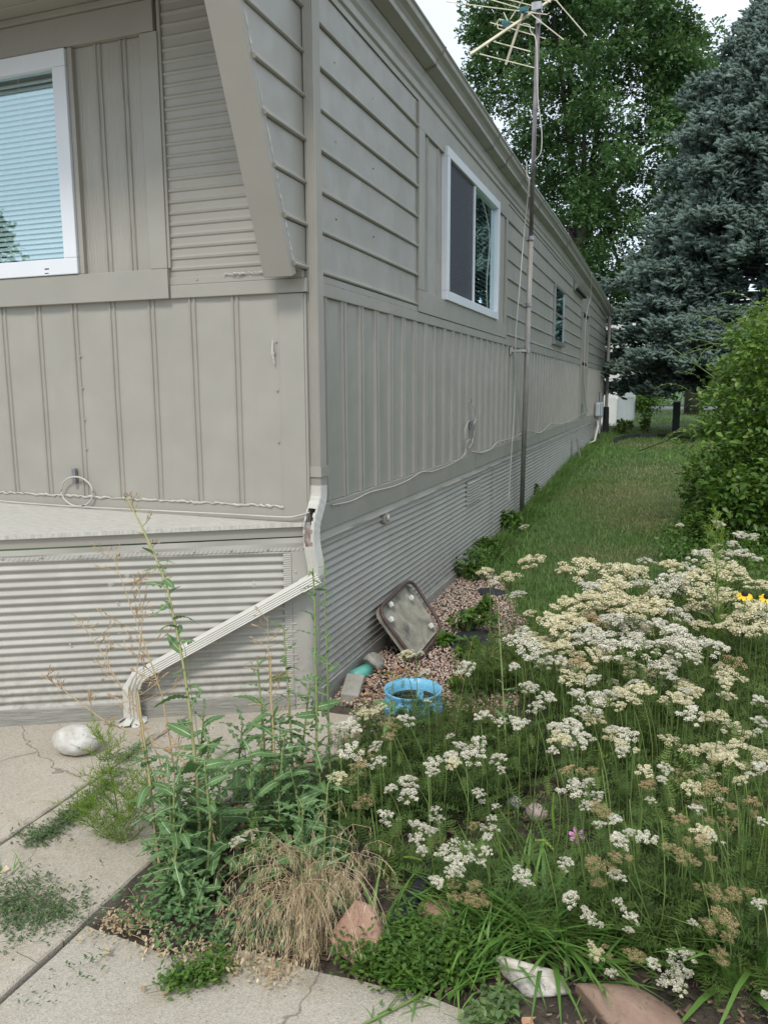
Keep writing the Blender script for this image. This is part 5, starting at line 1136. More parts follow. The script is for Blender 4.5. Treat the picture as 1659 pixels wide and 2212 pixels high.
Z4 = """160,255,140,c;370,318,90,c;480,290,180,c;590,300,90,c;760,335,200,c;850,315,90,c;910,262,80,w;845,265,30,w;1045,290,120,c;1130,285,50,w;1185,320,70,w;1240,220,120,w;1330,170,50,w;1440,155,60,w;1410,215,110,w;1500,215,100,w;1595,252,50,w;1320,285,130,c;1310,340,190,c;1420,310,150,c;1480,350,120,c;1600,410,150,c;1240,390,170,c;1060,380,180,w;1000,430,130,w;1110,415,130,w;870,405,110,w;690,400,160,c;530,420,120,w;660,440,180,c;530,500,140,c;640,490,170,c;390,540,160,c;560,560,130,c;720,540,160,c;830,520,200,c;800,575,180,c;890,560,170,c;960,540,150,c;1100,590,160,w;1260,480,180,c;1370,470,160,c;1300,520,200,c;1560,540,170,c;1620,560,120,c;1490,620,200,c;1560,610,200,c;1420,670,150,c;1580,690,130,c;300,630,160,c;400,630,150,c;330,690,160,c;460,650,150,c;550,640,160,t;680,620,150,w;740,660,160,w;850,650,120,w;540,700,150,w;480,750,150,w;620,740,150,w;700,800,180,w;820,760,120,w;905,795,100,w;960,660,120,w;1080,720,170,w;1060,770,170,w;1150,800,150,w;1210,770,110,w;1200,870,100,w;1330,800,130,w;120,700,90,w;90,760,130,w;150,800,140,w;280,800,160,c;360,800,120,c;200,860,150,w;250,900,120,w;340,890,110,w;590,850,150,c;450,900,150,t;510,940,120,c;420,990,150,c;550,1010,100,w;60,930,70,w;150,1050,130,w;260,1120,110,w;190,1180,100,w;90,1290,110,w;450,1090,90,w;560,1130,200,w;650,1100,130,w;470,1200,90,w;740,1090,90,c;830,1080,160,c;830,1030,90,w;900,1080,100,c;730,1180,90,c;820,1145,80,c;1000,890,180,w;1010,940,150,w;860,925,50,w;1050,1000,60,w;1060,1120,130,c;1140,1085,100,w;1150,1160,80,c;1000,1150,70,c;1170,1230,130,w;1360,930,100,c;1400,980,130,c;1395,1040,90,c;1500,1010,60,c;1450,900,160,t;1600,1140,100,w;1610,1270,90,w;1595,1335,50,w;330,1310,130,w;430,1300,130,w;470,1370,130,w;350,1380,130,c;400,1420,90,w;300,1455,70,w;555,1390,45,w;690,1320,90,w;760,1370,140,w;735,1420,90,c;740,1460,90,w;825,1460,50,c;400,1580,120,t;490,1590,60,t;555,1580,60,t;880,1590,110,c;1000,1570,90,w;900,1670,120,t;990,1640,70,w;1090,1610,100,t;1180,1605,60,t;1270,1435,80,c;1380,1340,50,c;1460,1430,120,c;1560,1450,50,c;1420,1510,140,c;1320,1535,70,t;1490,1560,50,c;1610,1560,90,w;1540,1610,60,w;1480,1640,90,c;1180,1690,120,c;1290,1690,160,t;115,50,50,w;1100,40,40,w;1350,30,60,w;1480,100,70,w;1560,110,60,w"""
Z7 = """440,110,160,w;530,60,70,w;590,150,90,w;520,210,90,w;600,240,130,t;690,300,100,w;590,330,80,w;780,380,80,w;720,430,120,w;890,420,120,w;920,180,60,w;1110,300,110,t;1050,245,40,c;1210,235,90,w;1220,205,80,t;1290,310,60,t;1405,330,110,t;1425,220,80,t;1550,190,130,t;1575,270,60,t;1615,310,60,w;1350,180,50,c;1250,390,130,c;1240,440,110,t;1310,410,60,w;1375,455,30,w;1010,470,60,t;1080,490,80,t;1150,440,60,t;1130,540,100,t;1200,570,70,t;1300,545,70,t;530,560,70,t;580,580,120,t;560,630,80,t;580,700,80,t;700,540,90,t;780,545,60,t;685,620,70,t;700,650,100,w;390,570,90,w;370,615,60,w;110,660,110,w;75,610,50,w;150,700,60,w;415,795,110,w;500,870,50,w;530,920,90,w;600,965,50,w;715,820,60,w;745,865,40,w;805,920,90,w;785,1000,60,w;1185,950,60,w;1210,730,50,t;1300,740,90,t;1340,790,120,t;1440,770,110,t;1540,760,90,t;1600,830,80,w;1370,900,140,t;1430,960,110,t;1280,970,110,t;1410,1040,90,t;1350,1160,110,t;1380,1210,60,t;540,1090,50,c;580,1150,100,c;630,1105,40,t;660,1170,40,t;820,1160,110,t;935,1210,80,w;1050,1150,70,w;1140,1150,80,w;1070,1220,110,w;1150,1270,70,w;1060,1290,120,w;990,1330,70,w;1090,1350,100,w;1190,1200,30,w;665,1270,80,w;1640,1410,60,w"""
Z6 = """450,105,80,w;560,60,130,w;560,140,120,w;300,180,130,t;230,220,50,t;410,270,90,w;430,330,50,w;495,305,30,w;730,235,60,w;740,290,80,w;640,350,120,w;710,370,90,w;610,420,80,w;640,490,80,w;800,500,130,w;860,570,130,w;840,620,100,w;850,440,60,w;940,470,80,w;940,540,70,w;1040,500,70,w;1020,570,60,w;1000,130,90,w;1020,190,40,w;1105,220,50,w;1080,290,60,w;1070,350,100,w;1050,410,60,w;965,340,80,t;740,690,90,w;840,700,80,t;850,780,100,t;970,710,90,t;960,800,120,t;1030,800,80,t"""
Z3 = """1005,205,90,c;1120,230,120,c;1170,320,80,w;1050,262,50,w;595,630,80,c;670,628,40,w;690,730,70,w;705,880,40,w;380,940,90,c;300,1000,110,w;450,920,70,c;510,990,100,t;590,970,90,w;505,1060,70,t;330,1060,90,t;250,1010,70,w;300,1140,120,w;430,1110,70,w;360,1170,100,t;340,1220,100,t;300,1290,70,t;440,1190,90,w;240,1270,90,c;1000,950,90,w;1085,985,60,w;1175,990,90,w;960,1100,100,w;880,1110,90,w;930,1160,120,w;830,1170,90,w;840,1200,80,c;735,1200,90,w;730,1245,60,w;1070,1170,90,w;1085,1235,50,w;820,1060,40,w;900,700,100,w"""
Z5 = """820,25,50,c;920,50,60,w;1060,130,60,w;1110,400,50,w;1120,510,60,w;1060,550,60,w;750,500,40,c"""
r = random.Random(21); tot = 0; YL = []
for txt, sx_, ox_, oy_, zn in ((Z4, .3428, 1090.3, 1119, None), (Z7, .3428, 1090.3, 1664.2, 'in the front right of the bed'), (Z6, .3459, 688.6, 1664.2, 'in the open front centre of the bed'), (Z3, .41508, 631.2, 1147.7, 'near the blue pot'), (Z5, .48427, 0, 1549.4, 'among the prickly weeds at the left')):
    for ln in txt.split(';'):
        x, y, w_, kn = ln.split(','); u = float(x)*sx_+ox_; v = float(y)*sx_+oy_; wp = float(w_)*sx_
        zone = zn or ('at the back of the bed' if v < 1400 else 'in the middle right of the bed')
        h = .60 if v < 1420 else (.56 if v < 1700 else (.50 if v < 1900 else .36))
        if zn and 'pot' in zn: h = .42 if v > 1500 else .5
        if zn and 'centre' in zn: h = .30
        if zn and 'prickly' in zn: h = .22
        yarrow(u, v, wp*1.12, kn, zone, h+r.uniform(-.04, .04), r); tot += 1
def head_tpl(seed, kind):
    a_ = umbel(seed, kind); return np.concatenate(a_.V), np.concatenate(a_.T), np.concatenate(a_.c)-.5+.0
a = Acc(); q = np.random.default_rng(50); r5 = random.Random(50); FP = [(1130, 1330), (1300, 1230), (1640, 1240), (1655, 1700), (1400, 1640), (1180, 1500)]; cnt = 0
def head_add(a, seed, kind, P, rad):
    A_u = umbel(seed, kind); off_ = 0
    for V_, T_, c_, m_ in zip(A_u.V, A_u.T, A_u.c, A_u.m):
        th = q.uniform(0, 6.28); Rm = np.array(Matrix.Rotation(.2, 3, 'X') @ Matrix.Rotation(th, 3, 'Z'))
        break
    V_ = np.concatenate(A_u.V)@Rm.T*rad+P; T_ = np.concatenate(A_u.T)+a.n; a.V.append(V_); a.T.append(T_); a.c.append(np.concatenate(A_u.c)); a.m.append(np.concatenate(A_u.m)); a.n += len(V_)
while cnt < 60:
    u, v = r5.uniform(1130, 1659), r5.uniform(1230, 1700)
    if not inpoly(u, v, FP): continue
    h = .52 if v < 1420 else .46; tp_ = GG(u, v, h+r5.uniform(-.06, .03)); d = (tp_-CAMP)@fw
    head_add(a, 500+cnt % 9, 0, tp_, r5.uniform(34, 60)*d/FPX*.5); a.tube([tp_-np.array([r5.gauss(0, .03), r5.gauss(0, .03), tp_[2]-gz(tp_[1])]), tp_-np.array([0, 0, .03])], .0022, .3, 4, 1); cnt += 1
tag(link('yarrow_heads', a.mesh('yarrow_heads', [MT['fcream'], MT['stem']])), 'further cream yarrow heads crowded between the nearer ones', 'flowers', kind='stuff')
LM = {'pink cosmos flower': (1245, 1804), 'blue pot': (892, 1510), 'white quartz rock': (1152, 2115), 'flat brown rock': (1345, 2165), 'lone tall lettuce': (1085, 1500), 'yellow coneflower': (1610, 1284), 'upright green foxtail': (1195, 1735), 'black edging strip': (880, 1930), 'pink boulder': (755, 2030), 'leaning framed board': (880, 1345), 'right edge of the photo': (1655, 1780), 'tall lettuce by the spout': (684, 1600), 'low weed mat': (900, 2090), 'dry lawn patch': (1370, 1200), 'gravel corner': (1060, 1290), 'lower right corner': (1640, 2180), 'widest white heads': (1235, 1590), 'creamy mass': (1370, 1330), 'bright grass clump': (1140, 1960), 'white boulder': (157, 1600), 'hanging straw clump': (655, 1960), 'vine shrub foot': (1560, 1180), 'big pale head': (1460, 2100), 'open mulch': (1130, 1830)}
YG = {}
for root, u, v, wpx, kn in YL:
    nm = min(LM, key=lambda q_: (LM[q_][0]-u)**2+(LM[q_][1]-v)**2); du, dv = u-LM[nm][0], v-LM[nm][1]; ds = math.hypot(du, dv)
    pos = ('above' if dv < 0 else 'below') if abs(dv) > .41*abs(du) else ''; pos2 = ('right' if du > 0 else 'left') if abs(du) > .41*abs(dv) else ''
    dr_ = ' '.join(q_ for q_ in (pos, pos2) if q_)+(' of' if pos2 else ''); tier = 'just' if ds < 55 else ('somewhat' if ds < 110 else 'well')
    sz = 'tiny' if wpx < 22 else ('small' if wpx < 34 else ('medium' if wpx < 50 else 'broad'))
    YG.setdefault('%s %s yarrow head %s %s the %s' % (sz, ynames[kn].split()[0], tier, dr_, nm), []).append((u, v, root))
ORD = ['leftmost', 'second from left', 'third from left', 'fourth from left', 'fifth from left', 'sixth from left', 'seventh from left', 'eighth from left']
for lb, gr in YG.items():
    gr.sort(key=lambda q_: q_[0])
    for i, (u, v, root) in enumerate(gr):
        root['label'] = lb if len(gr) == 1 else lb+(', left one' if i == 0 else ', right one') if len(gr) == 2 else lb+', '+ORD[min(i, 7)]
        if len(root['label'].split()) > 16: root['label'] = root['label'].replace(' somewhat', '').replace(' well', '').replace(' from left', '')
print('yarrow', tot)
# feathery yarrow leaves filling the bed (one mass)
def yfill(n, poly, hmax, seed, tb_=.42, size=(.07, .13)):
    q = np.random.default_rng(seed); rr_2 = random.Random(seed); a = Acc(); P = []; hh = []
    xs2 = [p_[0] for p_ in poly]; ys2 = [p_[1] for p_ in poly]
    while len(P) < n:
        x, y = rr_2.uniform(min(xs2), max(xs2)), rr_2.uniform(min(ys2), max(ys2))
        if inpoly(x, y, poly): P.append((x, y))
    P = np.array(P); nl = 9
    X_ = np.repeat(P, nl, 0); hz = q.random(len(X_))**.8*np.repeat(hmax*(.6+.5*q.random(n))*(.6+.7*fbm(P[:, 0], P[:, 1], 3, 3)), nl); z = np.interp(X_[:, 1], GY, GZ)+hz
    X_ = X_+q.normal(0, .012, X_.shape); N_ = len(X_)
    a.scat(FEATH, rotm(q.uniform(0, 6.28, N_), q.normal(.55, .4, N_)), np.column_stack([X_, z]), q.uniform(*size, N_), tb_-.20+.42*np.clip(hz/hmax, 0, 1)+q.normal(0, .13, N_))  # tint drops towards the ground, painting shade into the lower leaves
    for i in range(0, n, 2):
        h_ = hmax*rr_2.uniform(.7, 1.15); x, y = P[i]; a.tube([(x, y, gz(y)), (x+rr_2.gauss(0, .03), y+rr_2.gauss(0, .03), gz(y)+h_)], [.003, .002], .78, 3)
    return a
BED = [(1.28, 1.75), (1.05, .8), (1.05, .25), (1.35, -.25), (1.5, -.8), (1.62, -1.05), (1.85, -1.28), (2.15, -1.42), (3.3, -1.5), (3.6, 2.6), (2.4, 2.5), (1.6, 2.2)]
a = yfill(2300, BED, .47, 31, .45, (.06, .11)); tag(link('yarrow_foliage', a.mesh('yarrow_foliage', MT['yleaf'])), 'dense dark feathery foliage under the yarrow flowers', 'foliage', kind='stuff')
BED2 = [(.42, -.2), (.75, .02), (1.1, .1), (1.35, -.3), (1.2, -.75), (.95, -.95), (.62, -1.1), (.45, -.9)]
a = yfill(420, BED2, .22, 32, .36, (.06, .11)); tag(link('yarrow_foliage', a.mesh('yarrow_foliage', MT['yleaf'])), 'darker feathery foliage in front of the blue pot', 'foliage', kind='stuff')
BED4 = [(.72, .35), (1.0, .45), (1.12, 1.3), (.85, 1.2), (.7, .8)]
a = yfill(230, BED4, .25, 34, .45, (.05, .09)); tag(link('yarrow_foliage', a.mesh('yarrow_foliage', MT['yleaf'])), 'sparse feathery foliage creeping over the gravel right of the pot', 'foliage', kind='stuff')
BED3 = [(1.0, -.9), (1.5, -.9), (1.65, -1.4), (1.4, -1.5), (1.05, -1.35)]
a = yfill(22, BED3, .14, 33, .36, (.05, .09)); tag(link('yarrow_foliage', a.mesh('yarrow_foliage', MT['yleaf'])), 'thin feathery foliage over the mulch at the front', 'foliage', kind='stuff')

# ================================================================== PRICKLY LETTUCE
def lettuce_leaf(seed):
    r = random.Random(seed); N_ = 26; V = []; T = []; c = []; bend = r.uniform(.15, .5); ph = r.uniform(0, 6); nl = r.choice((3, 4)); w0 = r.uniform(.125, .185); rnd = r.random() < .15
    for i in range(N_+1):
        t_ = i/N_; z = -bend*t_*t_+.05*math.sin(t_*5+ph); env = w0*math.sin(PI*min(1, t_*.93+.07))**.6
        for sg in (-1, 0, 1):
            if sg == 0: V.append((0, t_, z-.012)); c.append(.05); continue
            lob = abs((t_*nl+ph*.1+(.12 if sg > 0 else 0)) % 1-.5)*2; lob = (1-lob*1.25) if not rnd else .75
            ww = env*(.16+1.05*max(0, lob))+(.012 if i % 2 else 0); V.append((sg*ww, t_-ww*.55, z+.05*ww+.02*math.sin(i*1.7+sg))); c.append(r.uniform(-.05, .08))
    for i in range(N_):
        b = i*3; T += [(b, b+1, b+4), (b, b+4, b+3), (b+1, b+2, b+5), (b+1, b+5, b+4)]
    n1 = len(T)
    for i in range(N_):     # pale midrib standing proud
        t_ = i/N_; b_ = len(V); w_ = .011*(1-t_)+.003; t2 = (i+1)/N_; w2 = .011*(1-t2)+.003; z1 = V[i*3+1][2]+.014; z2 = V[i*3+4][2]+.014
        V += [(-w_, t_, z1), (w_, t_, z1), (w2, t2, z2), (-w2, t2, z2)]; T += [(b_, b_+1, b_+2), (b_, b_+2, b_+3)]; c += [0]*4
    mi = [0]*n1+[1]*(len(T)-n1)
    return npmesh('leaf', np.array(V), np.array(T), .5+np.array(c), [MT['lettuce'], MT['rib']], mi)
LL = [lettuce_leaf(i) for i in range(10)]
def path_pt(P, t_):
    s_ = t_*(len(P)-1); i = min(int(s_), len(P)-2); f_ = s_-i; return P[i]*(1-f_)+P[i+1]*f_
def lettuce(pix, y0, y1, label, nleaf, ls=(.16, .07), seed=0, leaf_t=(0, 1), tint=.5, stemr=.0065, buds=False):
    """pix: stem traced bottom to top; depth runs from y0 (base) to y1 (top)"""
    r = random.Random(seed); P = [at_y(u, v, y0+(y1-y0)*i/(len(pix)-1)) for i, (u, v) in enumerate(pix)]
    base = P[0].copy(); base[2] = -.16; root = thing('prickly_lettuce', base, label, 'weed'); nleaf = int(nleaf*1.45)
    pts = [base]+[p for p in P if p[2] > -.13]; L = [p-base for p in pts]; a = Acc(); a.tube(L, np.linspace(stemr, stemr*.4, len(L)), tint+.2, 6); link('stem', a.mesh('stem', MT['stem'], True), root)
    Q = L
    for i in range(nleaf):
        t_ = leaf_t[0]+(leaf_t[1]-leaf_t[0])*((i+.5)/nleaf)**.9; p = path_pt(Q, t_); s_ = ls[0]+(ls[1]-ls[0])*t_; s_ *= r.uniform(.7, 1.25)*.92
        o = link('leaf', r.choice(LL), root, tuple(p)); Mx = rotm(np.array([i*2.4+r.uniform(-.4, .4)]), np.array([r.uniform(.0, .75)]), np.array([r.gauss(0, .5)]))[0]
        Mt = Matrix([[*(Mx[j]*s_), p[j]] for j in range(3)]+[[0, 0, 0, 1]]); o.matrix_local = Mt
    return root, Q
lettuce([(440, 1950), (432, 1800), (425, 1670), (409, 1522), (396, 1432), (378, 1342), (360, 1261), (333, 1194), (305, 1135), (275, 1075)], -1.50, -1.30, 'tallest prickly lettuce with a bare leaning stem and nodding top before the ledge', 22, (.15, .045), 1, (0.02, .78), .62)
lr, lq = lettuce([(688, 1800), (686, 1720), (684, 1620), (684, 1517), (681, 1400), (680, 1300), (676, 1228)], -1.05, -1.0, 'tall green prickly lettuce rising in front of the downspout elbow', 26, (.17, .05), 2, (0, 1), .4)
lettuce([(720, 1800), (712, 1640), (708, 1500), (706, 1400), (702, 1300), (700, 1215)], -.95, -.9, 'slim darker prickly lettuce just right of the tall one by the elbow', 15, (.12, .03), 3, (.1, 1), .45, .005)
lettuce([(575, 1850), (573, 1700), (571, 1600), (562, 1500), (556, 1423)], -1.1, -1.05, 'mid-height prickly lettuce under the middle of the slanting spout', 18, (.15, .07), 4)
lettuce([(640, 1850), (634, 1700), (629, 1585), (620, 1450), (612, 1351)], -1.08, -1.0, 'prickly lettuce with broad top leaves between the two tall ones', 20, (.16, .06), 5)
lettuce([(602, 1940), (598, 1750), (592, 1600), (586, 1500), (585, 1420)], -1.2, -1.1, 'prickly lettuce with a reddish brown stem left of the corner', 12, (.14, .05), 6, (0, .7), .8)
lettuce([(1102, 1760), (1094, 1640), (1090, 1560), (1084, 1450), (1076, 1320)], -.35, -.25, 'lone prickly lettuce standing between the blue pot and the yarrow', 17, (.13, .05), 7, (.15, 1))
lettuce([(838, 1640), (840, 1560), (846, 1500), (850, 1452)], -.45, -.4, 'small bright prickly lettuce in front of the blue pot', 7, (.10, .08), 8, (.3, 1), .4, .004)
lettuce([(353, 1960), (336, 1800), (320, 1650), (312, 1600), (300, 1500)], -1.55, -1.5, 'prickly lettuce with a pale stem at the left of the weed clump', 20, (.13, .06), 9, (0, .75), .8)
for i, (u, v, y, n_, hpx, l_) in enumerate([(480, 1960, -1.45, 20, 330, 'leafy young lettuce low in the middle of the weed clump'), (540, 1900, -1.3, 22, 280, 'leafy young lettuce left of the dried grass'), (655, 1880, -1.15, 22, 230, 'leafy young lettuce right above the dried grass'), (410, 2040, -1.65, 14, 160, 'short lettuce rosette at the front of the weed clump'), (700, 1880, -1.1, 18, 210, 'broad-leaved lettuce beside the dark yarrow foliage'), (520, 1760, -1.0, 16, 200, 'young lettuce behind the weed clump near the skirting'), (610, 1800, -1.0, 20, 250, 'dense young lettuce behind the reddish stem'), (380, 1900, -1.5, 18, 240, 'bluish green lettuce at the left of the clump'), (450, 1840, -1.3, 16, 240, 'young lettuce around the foot of the tallest stem'), (560, 1990, -1.5, 14, 160, 'half hidden lettuce under the tan grass')]):
    lettuce([(u, v), (u+random.uniform(-8, 8), v-hpx*.5), (u+random.uniform(-12, 12), v-hpx)], y, y+.03, l_, n_, (.16, .10), 30+i, (0, 1), .4)
r_l = random.Random(77)
for i in range(16):
    u = r_l.uniform(345, 715); v = r_l.uniform(1800, 2010)-.25*abs(u-500); g_ = G(u, v, -.14); hp = r_l.uniform(130, 300)
    rt_, _q = lettuce([(u, v), (u+r_l.uniform(-10, 10), v-hp*.5), (u+r_l.uniform(-16, 16), v-hp)], g_[1], g_[1]+.03, 'young prickly lettuce with jagged leaves packed into the weed clump at the house corner', r_l.randint(13, 20), (.15, .085), 70+i, (0, 1), .4)
    rt_['group'] = 'young lettuces packed in the weed clump'
# nodding bud clusters on the tallest stem
def deadstalk(pix, y0, label, seed, nb_=14, name='dried_weed_stalk', lens=(.06, .16), m_='deadstem', leaves=0, bt=(.35, 1), rad=.003, heads='spindle'):
    r = random.Random(seed); P = [at_y(u, v, y0+.02*i) for i, (u, v) in enumerate(pix)]; base = P[0].copy(); base[2] = max(-.16, min(P[0][2], -.1)); 
    root = thing(name, base, label, 'weed'); L = [base*0]+[p-base for p in P[1:]]; a = Acc(); a.tube(L, np.linspace(rad*1.3, rad*.4, len(L)), .4, 5); hd = Acc()
    def spin(p, d):
        d = np.array(d)/np.linalg.norm(d); s_ = r.uniform(.006, .010); hd.tube([p, p+d*s_*.8, p+d*s_*2.4], [.0011, .0028, .0006], r.uniform(.2, .9), 5)
    for i in range(nb_):
        t_ = bt[0]+(bt[1]-bt[0])*(i+.5)/nb_; p = path_pt(L, t_); az = r.choice((0, PI))+r.gauss(0, .6); ln = r.uniform(*lens)*(1.2-t_*.6); d = np.array([math.cos(az), math.sin(az)*.6, r.uniform(.3, 1.0)]); q = [p]
        for j in range(5): d = d+np.array([r.gauss(0, .12), r.gauss(0, .12), r.gauss(0.02, .12)]); d /= np.linalg.norm(d); q.append(q[-1]+d*ln/5)
        a.tube(q, np.linspace(.0016, .0008, 6), .35+r.uniform(-.1, .3), 4)
        for j in range(2, 6):
            for s_ in (-1, 1):
                if r.random() < .75:
                    d2 = d+np.array([r.gauss(0, .6), r.gauss(0, .5), r.gauss(.2, .4)]); d2 /= np.linalg.norm(d2); e_ = q[j]+d2*r.uniform(.008, .03); a.tube([q[j], e_], [.0009, .0007], .4, 3); spin(e_, d2)
    link('stem', a.mesh('stem', MT[m_], True), root)
    if hd.V: tag(link('seed_heads', hd.mesh('seed_heads', MT['deadstem']), root), kind='stuff')
    if leaves:
        for i in range(leaves):
            t_ = .05+.55*i/leaves; p = path_pt(L, t_); a2 = Acc(); q = [np.zeros(3)]; d = np.array([r.gauss(0, 1), r.gauss(0, 1), -.3]); V = []
            for j in range(7): d = d/np.linalg.norm(d); q.append(q[-1]+d*.008); d = d+np.array([r.gauss(0, .6), r.gauss(0, .6), r.gauss(-.2, .6)])
            for j, pt_ in enumerate(q): w_ = .009*math.sin(PI*(j+.5)/8); V += [pt_+np.array([w_, 0, w_*r.uniform(-1, 1)]), pt_-np.array([w_, w_*.5, 0])]
            T_ = [];
            for j in range(7): b_ = 2*j; T_ += [(b_, b_+1, b_+3), (b_, b_+3, b_+2)]
            o = link('curled_leaf', npmesh('curled_leaf', np.array(V), np.array(T_), np.full(len(V), .55), MT['dry']), root, tuple(p))
    return root
deadstalk([(353, 1946), (330, 1750), (311, 1630), (300, 1530), (293, 1480), (310, 1330), (300, 1280)], -1.45, 'pale dead weed stalk left of centre with branching seed heads', 1, 8, bt=(.4, 1))
deadstalk([(392, 1830), (382, 1700), (368, 1600), (350, 1500), (330, 1440), (305, 1370), (283, 1310), (262, 1250), (245, 1200)], -1.35, 'tall dry seed stalk with fluffy tops leaning left before the corrugated skirting', 2, 15, lens=(.08, .2))
deadstalk([(470, 2010), (476, 1900), (470, 1840), (456, 1780), (440, 1710), (420, 1660), (390, 1640), (330, 1600), (230, 1560), (150, 1500), (90, 1455)], -1.5, 'long dead stalk with curled withered leaves bending far left', 3, 14, leaves=16, bt=(.5, 1), rad=.0045, lens=(.05, .12))
deadstalk([(600, 1900), (590, 1700), (586, 1560), (582, 1450), (578, 1330)], -1.15, 'thin dry seed stalk in front of the slanting spout', 4, 11, lens=(.05, .12), bt=(.5, 1))
deadstalk([(380, 1800), (345, 1640), (310, 1560), (260, 1480), (215, 1400), (180, 1350)], -1.3, 'dry branched stalk low at the left in front of the corrugations', 5, 12, bt=(.35, 1))
deadstalk([(440, 1400), (400, 1400), (370, 1330), (350, 1250), (330, 1180), (300, 1120), (262, 1072)], -1.28, 'nodding green flower buds at the tip of the tallest lettuce', 6, 9, 'bud_spray', (.03, .09), 'stem', bt=(.45, 1), rad=.0012)
deadstalk([(980, 1900), (975, 1700), (985, 1560), (1020, 1380)], -.35, 'single tan straw bending over the gravel right of the pot', 8, 2, rad=.0018, lens=(.02, .05))
# fluffy seed tufts
for u, v in ((297, 1195), (275, 1245), (240, 1262), (345, 1232), (550, 1262)):
    a = Acc(); c = at_y(u, v, -1.3)
    for j in range(70):
        d = np.random.default_rng(int(u*7+j)).normal(size=3); d /= np.linalg.norm(d); a.tube([d*.001, d*.013], [.00035, .0002], .9, 3)
    o = link('seed_tuft', a.mesh('seed_tuft', MT['fwhite']), None, tuple(c)); tag(o, {297: 'topmost', 275: 'second', 240: 'leftmost', 345: 'rightmost left-hand', 550: 'lone right-hand'}[u]+' white fluffy seed tuft on a dry stalk tip before the skirting', 'seed tuft', 'white seed tufts on the dry stalks')

# ================================================================== FEATHERY GREEN WEEDS
def feathery(pix, y0, label, seed, nb_=30, L_=.12, extra=(), tint=.55):
    r = random.Random(seed); base = G(*pix[0], -.15); root = thing('feathery_weed', base, label, 'weed'); a = Acc(); f_ = Acc()
    def limb(pp, ys, rr, n_):
        P = [at_y(u, v, ys) for u, v in pp]; P = [p-base for p in P]; P[0][2] = max(P[0][2], 0); a.tube(P, np.linspace(rr, rr*.35, len(P)), .35, 5)
        for i in range(n_):
            t_ = .12+.88*(i+.5)/n_; p = path_pt(P, t_); az = r.uniform(0, 2*PI); d = np.array([math.cos(az), math.sin(az), r.uniform(.1, .8)]); ln = L_*r.uniform(.5, 1.1)*(1.15-.6*t_); q = [p]
            for j in range(5): d = d+np.array([0, 0, .12])+np.array([r.gauss(0, .1), r.gauss(0, .1), r.gauss(0, .1)]); d /= np.linalg.norm(d); q.append(q[-1]+d*ln/5)
            tt = tint+.25*t_+r.gauss(0, .1); f_.tube(q, np.linspace(.0013, .0008, 6), tt, 3)
            for j in range(1, 6):
                for k_ in range(4):
                    d2 = d+np.array([r.gauss(0, .8), r.gauss(0, .8), r.gauss(.1, .5)]); d2 /= np.linalg.norm(d2); l2 = ln*r.uniform(.15, .38); m1 = q[j]+d2*l2*.5; f_.tube([q[j], m1, m1+(d2+np.array([r.gauss(0, .4), r.gauss(0, .4), .3]))*l2*.5], [.0011, .0009, .0005], tt+.06, 3)
    limb(pix, y0, .004, nb_)
    for e_ in extra: limb(e_, y0-.02, .003, int(nb_*.6))
    link('stem', a.mesh('stem', MT['stem'], True), root); link('foliage', f_.mesh('foliage', MT['feather']), root); return root
feathery([(285, 1910), (265, 1820), (250, 1720), (235, 1650), (222, 1590)], -1.42, 'bright green feathery weed arching over the left concrete', 1, 52, .17, [[(280, 1900), (220, 1895), (175, 1860), (150, 1820)], [(270, 1840), (225, 1800), (190, 1755), (175, 1740)], [(265, 1790), (300, 1740), (340, 1690)]])
feathery([(848, 1960), (848, 1900), (846, 1850), (845, 1810)], -1.25, 'small bright feathery weed by the black edging strip', 2, 30, .09)
feathery([(1555, 1460), (1550, 1300), (1545, 1200), (1548, 1105)], .6, 'upright yellow-green feathery stalk at the right above the yarrow', 3, 60, .10)

# ================================================================== DRIED GRASS, COARSE GRASS, MATS
def tuft(name, c, n, L, spread, tp, m_, label, seed, tint=.5, wl=1, tilt=(.9, .35), cat='grass', droop=None):
    r = np.random.default_rng(seed); a = Acc(); x = r.normal(0, spread, n); y = r.normal(0, spread*.7, n); ln = r.uniform(L[0], L[1], n)
    a.scat(tp, rotm(np.arctan2(y, x)+r.normal(0, .7, n), np.clip(r.normal(*tilt, n), -.3, 1.5)), np.stack([x, y, np.zeros(n)], 1), np.stack([ln*wl*r.uniform(.6, 1.4, n), ln, ln], 1), tint+r.normal(0, .15, n))
    o = link(name, a.mesh(name, MT[m_]), None, (c[0], c[1], -.155)); return tag(o, label, cat)
